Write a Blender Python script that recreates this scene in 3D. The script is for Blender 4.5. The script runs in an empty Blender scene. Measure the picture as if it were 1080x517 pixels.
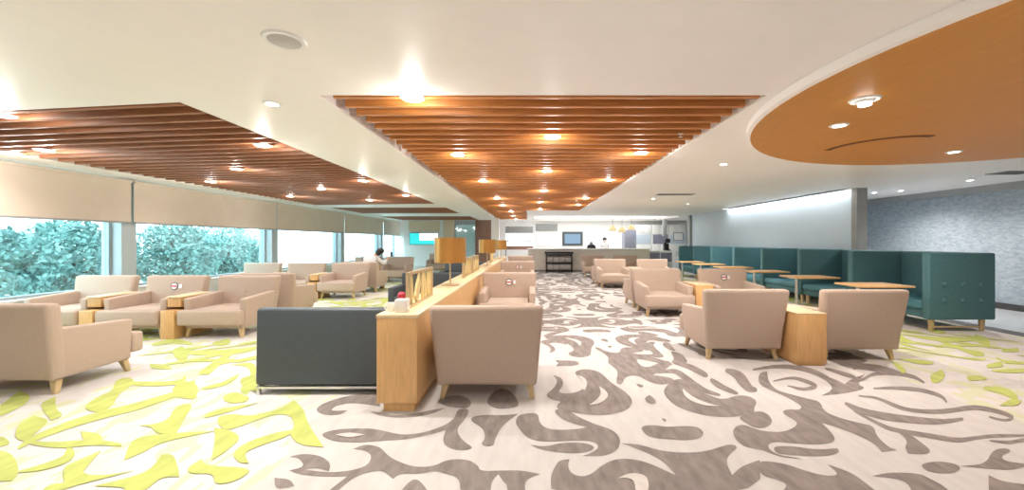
import bpy, bmesh, math, random
from mathutils import Vector, Matrix
random.seed(7)
SC = bpy.context.scene
COL = SC.collection
# ------------------------------------------------------------------ camera, world, light, exposure
EYE = 1.45
cd = bpy.data.cameras.new('camera'); cam = bpy.data.objects.new('camera', cd); COL.objects.link(cam)
cd.sensor_fit = 'HORIZONTAL'; cd.sensor_width = 36; cd.lens = 14.0
cd.shift_x = -18/1080; cd.shift_y = -3.5/1080
cd.clip_start = .05; cd.clip_end = 300
cam.location = (0, 0, EYE); cam.rotation_euler = (math.pi/2, 0, 0)
SC.camera = cam
SC.view_settings.view_transform = 'Standard'; SC.view_settings.look = 'None'
SC.view_settings.gamma = 1; SC.view_settings.use_curve_mapping = False
SC.view_settings.exposure = 1.05
W = bpy.data.worlds.new('sky'); SC.world = W; W.use_nodes = True
bg = W.node_tree.nodes['Background']
bg.inputs['Color'].default_value = (.92, .96, 1.0, 1); bg.inputs['Strength'].default_value = 3.4
DOWN_W = 36.0        # watts of one recessed downlight
WARM = (1.0, .935, .87)

# ------------------------------------------------------------------ materials
def mat(name, c, rough=.6, var=.08, scale=6.0, metal=0.0, bump=0.0, bscale=None, stretch=None, sheen=0):
    m = bpy.data.materials.new(name); m.use_nodes = True
    nt = m.node_tree; b = nt.nodes['Principled BSDF']
    b.inputs['Roughness'].default_value = rough; b.inputs['Metallic'].default_value = metal
    if sheen: b.inputs['Sheen Weight'].default_value = sheen
    tc = nt.nodes.new('ShaderNodeTexCoord'); mp = nt.nodes.new('ShaderNodeMapping')
    nt.links.new(tc.outputs['Object'], mp.inputs['Vector'])
    if stretch: mp.inputs['Scale'].default_value = stretch
    n = nt.nodes.new('ShaderNodeTexNoise'); n.inputs['Scale'].default_value = scale; n.inputs['Detail'].default_value = 4
    nt.links.new(mp.outputs[0], n.inputs['Vector'])
    r = nt.nodes.new('ShaderNodeValToRGB'); nt.links.new(n.outputs['Fac'], r.inputs['Fac'])
    r.color_ramp.elements[0].position = .3; r.color_ramp.elements[1].position = .7
    r.color_ramp.elements[0].color = tuple(x*(1-var) for x in c)+(1,)
    r.color_ramp.elements[1].color = tuple(min(1, x*(1+var)) for x in c)+(1,)
    nt.links.new(r.outputs['Color'], b.inputs['Base Color'])
    if bump:
        n2 = nt.nodes.new('ShaderNodeTexNoise'); n2.inputs['Scale'].default_value = bscale or 250
        nt.links.new(mp.outputs[0], n2.inputs['Vector'])
        bp = nt.nodes.new('ShaderNodeBump'); bp.inputs['Strength'].default_value = bump; bp.inputs['Distance'].default_value = .01
        nt.links.new(n2.outputs['Fac'], bp.inputs['Height']); nt.links.new(bp.outputs[0], b.inputs['Normal'])
    return m
def emis(name, c, s):
    m = bpy.data.materials.new(name); m.use_nodes = True; nt = m.node_tree
    nt.nodes.remove(nt.nodes['Principled BSDF'])
    e = nt.nodes.new('ShaderNodeEmission'); e.inputs['Color'].default_value = c+(1,); e.inputs['Strength'].default_value = s
    nt.links.new(e.outputs[0], nt.nodes['Material Output'].inputs['Surface']); return m
def glass(name, c, gl=.08):
    m = bpy.data.materials.new(name); m.use_nodes = True; nt = m.node_tree
    nt.nodes.remove(nt.nodes['Principled BSDF'])
    t = nt.nodes.new('ShaderNodeBsdfTransparent'); t.inputs['Color'].default_value = c+(1,)
    g = nt.nodes.new('ShaderNodeBsdfGlossy'); g.inputs['Roughness'].default_value = .05
    x = nt.nodes.new('ShaderNodeMixShader'); x.inputs['Fac'].default_value = gl
    nt.links.new(t.outputs[0], x.inputs[1]); nt.links.new(g.outputs[0], x.inputs[2])
    nt.links.new(x.outputs[0], nt.nodes['Material Output'].inputs['Surface']); return m
M = dict(
    ceiling=mat('ceiling_paint', (.93, .895, .865), .45, .01),
    slat=mat('slat_timber', (.56, .215, .055), .5, .18, 3, stretch=(1, 12, 12)),
    slat_dark=mat('slat_backing', (.16, .055, .02), .8, .1),
    slat2=mat('slat_timber_brown', (.32, .13, .06), .5, .18, 3, stretch=(1, 12, 12)),
    disc=mat('orange_timber', (.60, .255, .035), .5, .05, 3, stretch=(8, 1, 8)),
    white=mat('white_paint', (.86, .86, .84), .4, .01),
    beige=mat('beige_fabric', (.51, .395, .32), .85, .06, 90, bump=.15, bscale=400, sheen=.1),
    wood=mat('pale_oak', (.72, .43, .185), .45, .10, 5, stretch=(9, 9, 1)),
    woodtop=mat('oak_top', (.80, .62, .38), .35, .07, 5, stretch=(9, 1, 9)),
    leg=mat('leg_oak', (.60, .45, .25), .45, .08, 12),
    navy=mat('charcoal_navy_leather', (.072, .09, .108), .5, .06, 20),
    teal=mat('teal_fabric', (.07, .19, .225), .7, .12, 30, bump=.1, sheen=.1),
    tealseat=mat('blue_teal_seat', (.07, .23, .29), .55, .08, 30),
    steel=mat('brushed_steel', (.75, .75, .74), .3, .04, 40, metal=1),
    brass=mat('bronze_metal', (.66, .50, .30), .35, .06, 20, metal=.6),
    shade=mat('copper_shade', (.55, .27, .07), .35, .12, 2.5, metal=.55, stretch=(3, 3, .4)),
    leaf=mat('gold_leaf', (.86, .68, .34), .4, .12, 20, metal=.1),
    blind=mat('blind_fabric', (.64, .55, .46), .85, .03, 3),
    pillar=mat('pillar_grey', (.42, .47, .50), .6, .05, 2),
    frame=mat('window_frame', (.35, .40, .43), .5, .04),
    sill=mat('sill_paint', (.62, .60, .57), .6, .03),
    partition=mat('blue_grey_paint', (.56, .655, .735), .55, .02, 1),
    paper=None,
    tile=mat('pale_tile', (.66, .70, .74), .12, .04, 3),
    dark=mat('dark_trim', (.05, .045, .045), .5, .1),
    black=mat('black_plastic', (.02, .02, .022), .4, .1),
    greytrim=mat('grey_trim', (.32, .33, .33), .5, .05),
    newsprint=mat('newsprint', (.46, .44, .43), .8, .25, 30),
    stone=mat('counter_stone', (.74, .69, .62), .4, .05, 5),
    cream=mat('cream_panel', (.74, .62, .45), .6, .04),
    brown=mat('brown_panel', (.26, .14, .10), .6, .1),
    red=mat('red_plastic', (.55, .03, .06), .4, .05),
    ceramic=mat('white_ceramic', (.88, .88, .86), .2, .01),
    skin=mat('skin', (.55, .34, .24), .6, .04),
    hair=mat('black_hair', (.018, .015, .015), .5, .2, 60),
    cloth=mat('white_cloth', (.82, .82, .84), .8, .03),
    trousers=mat('dark_trousers', (.04, .04, .06), .8, .05),
    foliage=mat('foliage', (.17, .30, .28), .7, .4, 3),
    bark=mat('bark', (.12, .09, .07), .9, .2),
    bounce_ground=mat('pale_bounce_ground', (.62, .62, .60), .9, .2),  # outside ground, made pale to bounce daylight up to the ceiling
    speaker=mat('grille_grey', (.55, .53, .50), .7, .05, 80),
    stick_red=mat('sticker_red', (.65, .04, .04), .5, .03), stick_white=mat('sticker_white', (.85, .85, .85), .5, .02),
    bluegrey=mat('cabinet_bluegrey', (.24, .25, .33), .4, .1, 8),
    olive=mat('gold_pendant', (.34, .27, .12), .4, .1, 10, metal=.4),
    glass=glass('tinted_glass', (.78, .95, .97)), clear=glass('clear_glass', (.93, .93, .88), .06),
    lamp=emis('lamp_glow', WARM, 14.0), lampw=emis('led_glow', (1, .97, .92), 6.0), led=emis('cove_led', (.95, .98, 1), 16.0),
    panelglow=emis('light_box', (.97, .97, 1), 1.0), barglow=emis('luminous_ceiling', (1, .99, .97), 1.2),
    tvblue=emis('screen_teal', (.04, .55, .55), .8), tvwhite=emis('screen_white', (.75, .95, .97), .8),
    screen=emis('screen_blue', (.28, .42, .55), .6),
)
# mosaic wallpaper of the right wall
m = mat('mosaic_wallpaper', (.42, .46, .50), .6, .0); M['paper'] = m
nt = m.node_tree; b = nt.nodes['Principled BSDF']
tc = nt.nodes.new('ShaderNodeTexCoord'); mp = nt.nodes.new('ShaderNodeMapping'); mp.inputs['Scale'].default_value = (1, 1.0, 2.2)
vo = nt.nodes.new('ShaderNodeTexVoronoi'); vo.inputs['Scale'].default_value = 13
no = nt.nodes.new('ShaderNodeTexNoise'); no.inputs['Scale'].default_value = 5.0; no.inputs['Detail'].default_value = 6
mx = nt.nodes.new('ShaderNodeMix'); mx.data_type = 'FLOAT'; mx.inputs[0].default_value = .55
rp = nt.nodes.new('ShaderNodeValToRGB'); e = rp.color_ramp.elements
e[0].position = .25; e[0].color = (.27, .325, .38, 1); e[1].position = .7; e[1].color = (.40, .455, .50, 1)
sp = nt.nodes.new('ShaderNodeSeparateColor')
nt.links.new(tc.outputs['Object'], mp.inputs[0]); nt.links.new(mp.outputs[0], vo.inputs['Vector']); nt.links.new(mp.outputs[0], no.inputs['Vector'])
nt.links.new(vo.outputs['Color'], sp.inputs[0]); nt.links.new(sp.outputs[0], mx.inputs[2]); nt.links.new(no.outputs['Fac'], mx.inputs[3])
nt.links.new(mx.outputs[0], rp.inputs['Fac']); nt.links.new(rp.outputs[0], b.inputs['Base Color'])
# carpet: warm grey ground in the aisle, lime blotches on cream in the two side bands
def carpet_ground():
    m = bpy.data.materials.new('carpet_ground'); m.use_nodes = True; nt = m.node_tree; N = nt.nodes.new; L = nt.links.new
    b = nt.nodes['Principled BSDF']; b.inputs['Roughness'].default_value = .95
    tc = N('ShaderNodeTexCoord'); sx = N('ShaderNodeSeparateXYZ'); L(tc.outputs['Object'], sx.inputs[0])
    wn = N('ShaderNodeTexNoise'); wn.inputs['Scale'].default_value = 1.1; L(tc.outputs['Object'], wn.inputs['Vector'])
    def math_(op, a, c):
        n = N('ShaderNodeMath'); n.operation = op
        for i, v in enumerate((a, c)):
            if isinstance(v, (int, float)): n.inputs[i].default_value = v
            else: L(v, n.inputs[i])
        return n.outputs[0]
    wob = math_('MULTIPLY', math_('SUBTRACT', wn.outputs['Fac'], .5), 1.2)
    x = math_('ADD', sx.outputs['X'], wob)
    side = math_('ADD', math_('LESS_THAN', x, -1.65), math_('GREATER_THAN', x, 3.9))
    mpx = N('ShaderNodeMapping'); mpx.inputs['Scale'].default_value = (2.3, .95, 1); mpx.inputs['Rotation'].default_value = (0, 0, .0)
    L(tc.outputs['Object'], mpx.inputs[0])
    n1 = N('ShaderNodeTexNoise'); n1.inputs['Scale'].default_value = 2.3; n1.inputs['Detail'].default_value = 2.0; n1.inputs['Distortion'].default_value = .45
    L(mpx.outputs[0], n1.inputs['Vector'])
    r1 = N('ShaderNodeValToRGB'); e = r1.color_ramp.elements
    e[0].position = .0; e[0].color = (.62, .60, .50, 1); e[1].position = .40; e[1].color = (.64, .605, .60, 1)
    for p, c in ((.405, (.68, .65, .64, 1)), (.545, (.68, .65, .64, 1)), (.55, (.64, .645, .46, 1)), (.9, (.62, .63, .40, 1))):
        q = e.new(p); q.color = c
    L(n1.outputs['Fac'], r1.inputs['Fac'])
    n3 = N('ShaderNodeTexNoise'); n3.inputs['Scale'].default_value = 14; n3.inputs['Detail'].default_value = 6
    mp3 = N('ShaderNodeMapping'); mp3.inputs['Scale'].default_value = (1, .25, 1); L(tc.outputs['Object'], mp3.inputs[0]); L(mp3.outputs[0], n3.inputs['Vector'])
    r3 = N('ShaderNodeValToRGB'); e = r3.color_ramp.elements
    e[0].position = .3; e[0].color = (.575, .55, .535, 1); e[1].position = .7; e[1].color = (.645, .62, .605, 1)
    L(n3.outputs['Fac'], r3.inputs['Fac'])
    mix = N('ShaderNodeMix'); mix.data_type = 'RGBA'; L(side, mix.inputs[0]); L(r3.outputs[0], mix.inputs[6]); L(r1.outputs[0], mix.inputs[7])
    L(mix.outputs[2], b.inputs['Base Color']); return m
M['carpet'] = carpet_ground()
M['scroll'] = mat('carpet_scroll', (.255, .22, .205), .95, .22, 16, stretch=(1, .3, 1))
M['lime'] = mat('carpet_lime', (.50, .56, .16), .95, .14, 9, stretch=(1, .4, 1))
M['scroll_light'] = mat('carpet_scroll_light', (.66, .615, .585), .95, .06, 14)

# ------------------------------------------------------------------ mesh helpers
class MB:
    """collects shapes into one mesh"""
    def __init__(s): s.bm = bmesh.new()
    def _merge(s, b, bevel=0, seg=2, mi=0):
        bmesh.ops.recalc_face_normals(b, faces=b.faces)
        if bevel: bmesh.ops.bevel(b, geom=list(b.edges), offset=bevel, segments=seg, profile=.5, affect='EDGES', clamp_overlap=True)
        for f in b.faces: f.material_index = mi
        me = bpy.data.meshes.new('tmp'); b.to_mesh(me); b.free(); s.bm.from_mesh(me); bpy.data.meshes.remove(me); return s
    def hexa(s, lo, hi, bevel=0, seg=2, mi=0):
        b = bmesh.new(); v = [b.verts.new(p) for p in list(lo)+list(hi)]
        b.faces.new(v[3::-1]); b.faces.new(v[4:])
        for i in range(4): b.faces.new((v[i], v[(i+1) % 4], v[4+(i+1) % 4], v[4+i]))
        return s._merge(b, bevel, seg, mi)
    def box(s, x0, x1, y0, y1, z0, z1, bevel=0, seg=2, mi=0):
        return s.frus((x0, x1, y0, y1, z0), (x0, x1, y0, y1, z1), bevel, seg, mi)
    def frus(s, a, c, bevel=0, seg=2, mi=0):
        f = lambda q: [(q[0], q[2], q[4]), (q[1], q[2], q[4]), (q[1], q[3], q[4]), (q[0], q[3], q[4])]
        return s.hexa(f(a), f(c), bevel, seg, mi)
    def lathe(s, prof, c=(0, 0, 0), n=28, axis='Z', mi=0):
        b = bmesh.new(); rings = []
        for r, z in prof:
            rg = []
            for i in range(n):
                a = 2*math.pi*i/n; p = Vector((r*math.cos(a), r*math.sin(a), z))
                if axis == 'X': p = Vector((p.z, p.x, p.y))
                if axis == 'Y': p = Vector((p.x, p.z, p.y))
                rg.append(b.verts.new(p+Vector(c)))
            rings.append(rg)
        for A, B in zip(rings, rings[1:]):
            for i in range(n): b.faces.new((A[i], A[(i+1) % n], B[(i+1) % n], B[i]))
        if prof[0][0] > 1e-4: b.faces.new(rings[0][::-1])
        if prof[-1][0] > 1e-4: b.faces.new(rings[-1])
        bmesh.ops.remove_doubles(b, verts=b.verts, dist=1e-6)
        return s._merge(b, mi=mi)
    def tube(s, p, q, r0, r1=None, n=10, mi=0):
        r1 = r0 if r1 is None else r1; p, q = Vector(p), Vector(q); d = (q-p).normalized()
        u = d.orthogonal().normalized(); w = d.cross(u); b = bmesh.new(); R = []
        for c, r in ((p, r0), (q, r1)):
            R.append([b.verts.new(c+u*r*math.cos(2*math.pi*i/n)+w*r*math.sin(2*math.pi*i/n)) for i in range(n)])
        for i in range(n): b.faces.new((R[0][i], R[0][(i+1) % n], R[1][(i+1) % n], R[1][i]))
        b.faces.new(R[0][::-1]); b.faces.new(R[1]); return s._merge(b, mi=mi)
    def prism(s, pts, z0, z1, bevel=0, mi=0):
        b = bmesh.new(); A = [b.verts.new((x, y, z0)) for x, y in pts]; B = [b.verts.new((x, y, z1)) for x, y in pts]; n = len(pts)
        b.faces.new(A[::-1]); b.faces.new(B)
        for i in range(n): b.faces.new((A[i], A[(i+1) % n], B[(i+1) % n], B[i]))
        return s._merge(b, bevel, 2, mi)
    def ball(s, c, r, sc=(1, 1, 1), n=14, mi=0):
        b = bmesh.new(); bmesh.ops.create_uvsphere(b, u_segments=n, v_segments=n//2+2, radius=r)
        for v in b.verts: v.co = Vector((v.co.x*sc[0], v.co.y*sc[1], v.co.z*sc[2]))+Vector(c)
        return s._merge(b, mi=mi)
    def build(s, name, m, parent=None, sharp=40):
        me = bpy.data.meshes.new(name); s.bm.to_mesh(me); s.bm.free()
        for q in (m if isinstance(m, (list, tuple)) else [m]): me.materials.append(q)
        me.polygons.foreach_set('use_smooth', [True]*len(me.polygons)); me.set_sharp_from_angle(angle=math.radians(sharp))
        o = bpy.data.objects.new(name, me); COL.objects.link(o)
        if parent: o.parent = parent
        return o
def tag(o, label=None, cat=None, group=None, kind=None):
    for k, v in (('label', label), ('category', cat), ('group', group), ('kind', kind)):
        if v: o[k] = v
    return o
def thing(name, label, cat, loc=(0, 0, 0), rz=0, group=None):
    o = bpy.data.objects.new(name, None); o.empty_display_size = .2; COL.objects.link(o)
    o.location = loc; o.rotation_euler = (0, 0, rz); return tag(o, label, cat, group)
KIDS = {}
def copy_tree(o, parent=None):
    c = o.copy(); COL.objects.link(c)
    if parent: c.parent = parent
    for ch in list(o.children): copy_tree(ch, c)
    return c
def struct(mb, name, m, parent=None):
    o = mb.build(name, m, parent)
    if not parent: o['kind'] = 'structure'
    return o
def cpos(x, y, z=2.70):      # a fitting on a level ceiling plane of height z
    d = (z-EYE)*420/(255-y); return ((x-558)*d/420, d)
ORD = ['nearest', 'second nearest', 'third nearest', 'fourth nearest', 'fifth nearest', 'sixth nearest', 'seventh nearest', 'eighth nearest', 'ninth nearest', 'tenth nearest',
       'eleventh nearest', 'twelfth nearest', 'thirteenth nearest', 'fourteenth nearest', 'fifteenth nearest', 'sixteenth nearest', 'seventeenth nearest']

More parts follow.
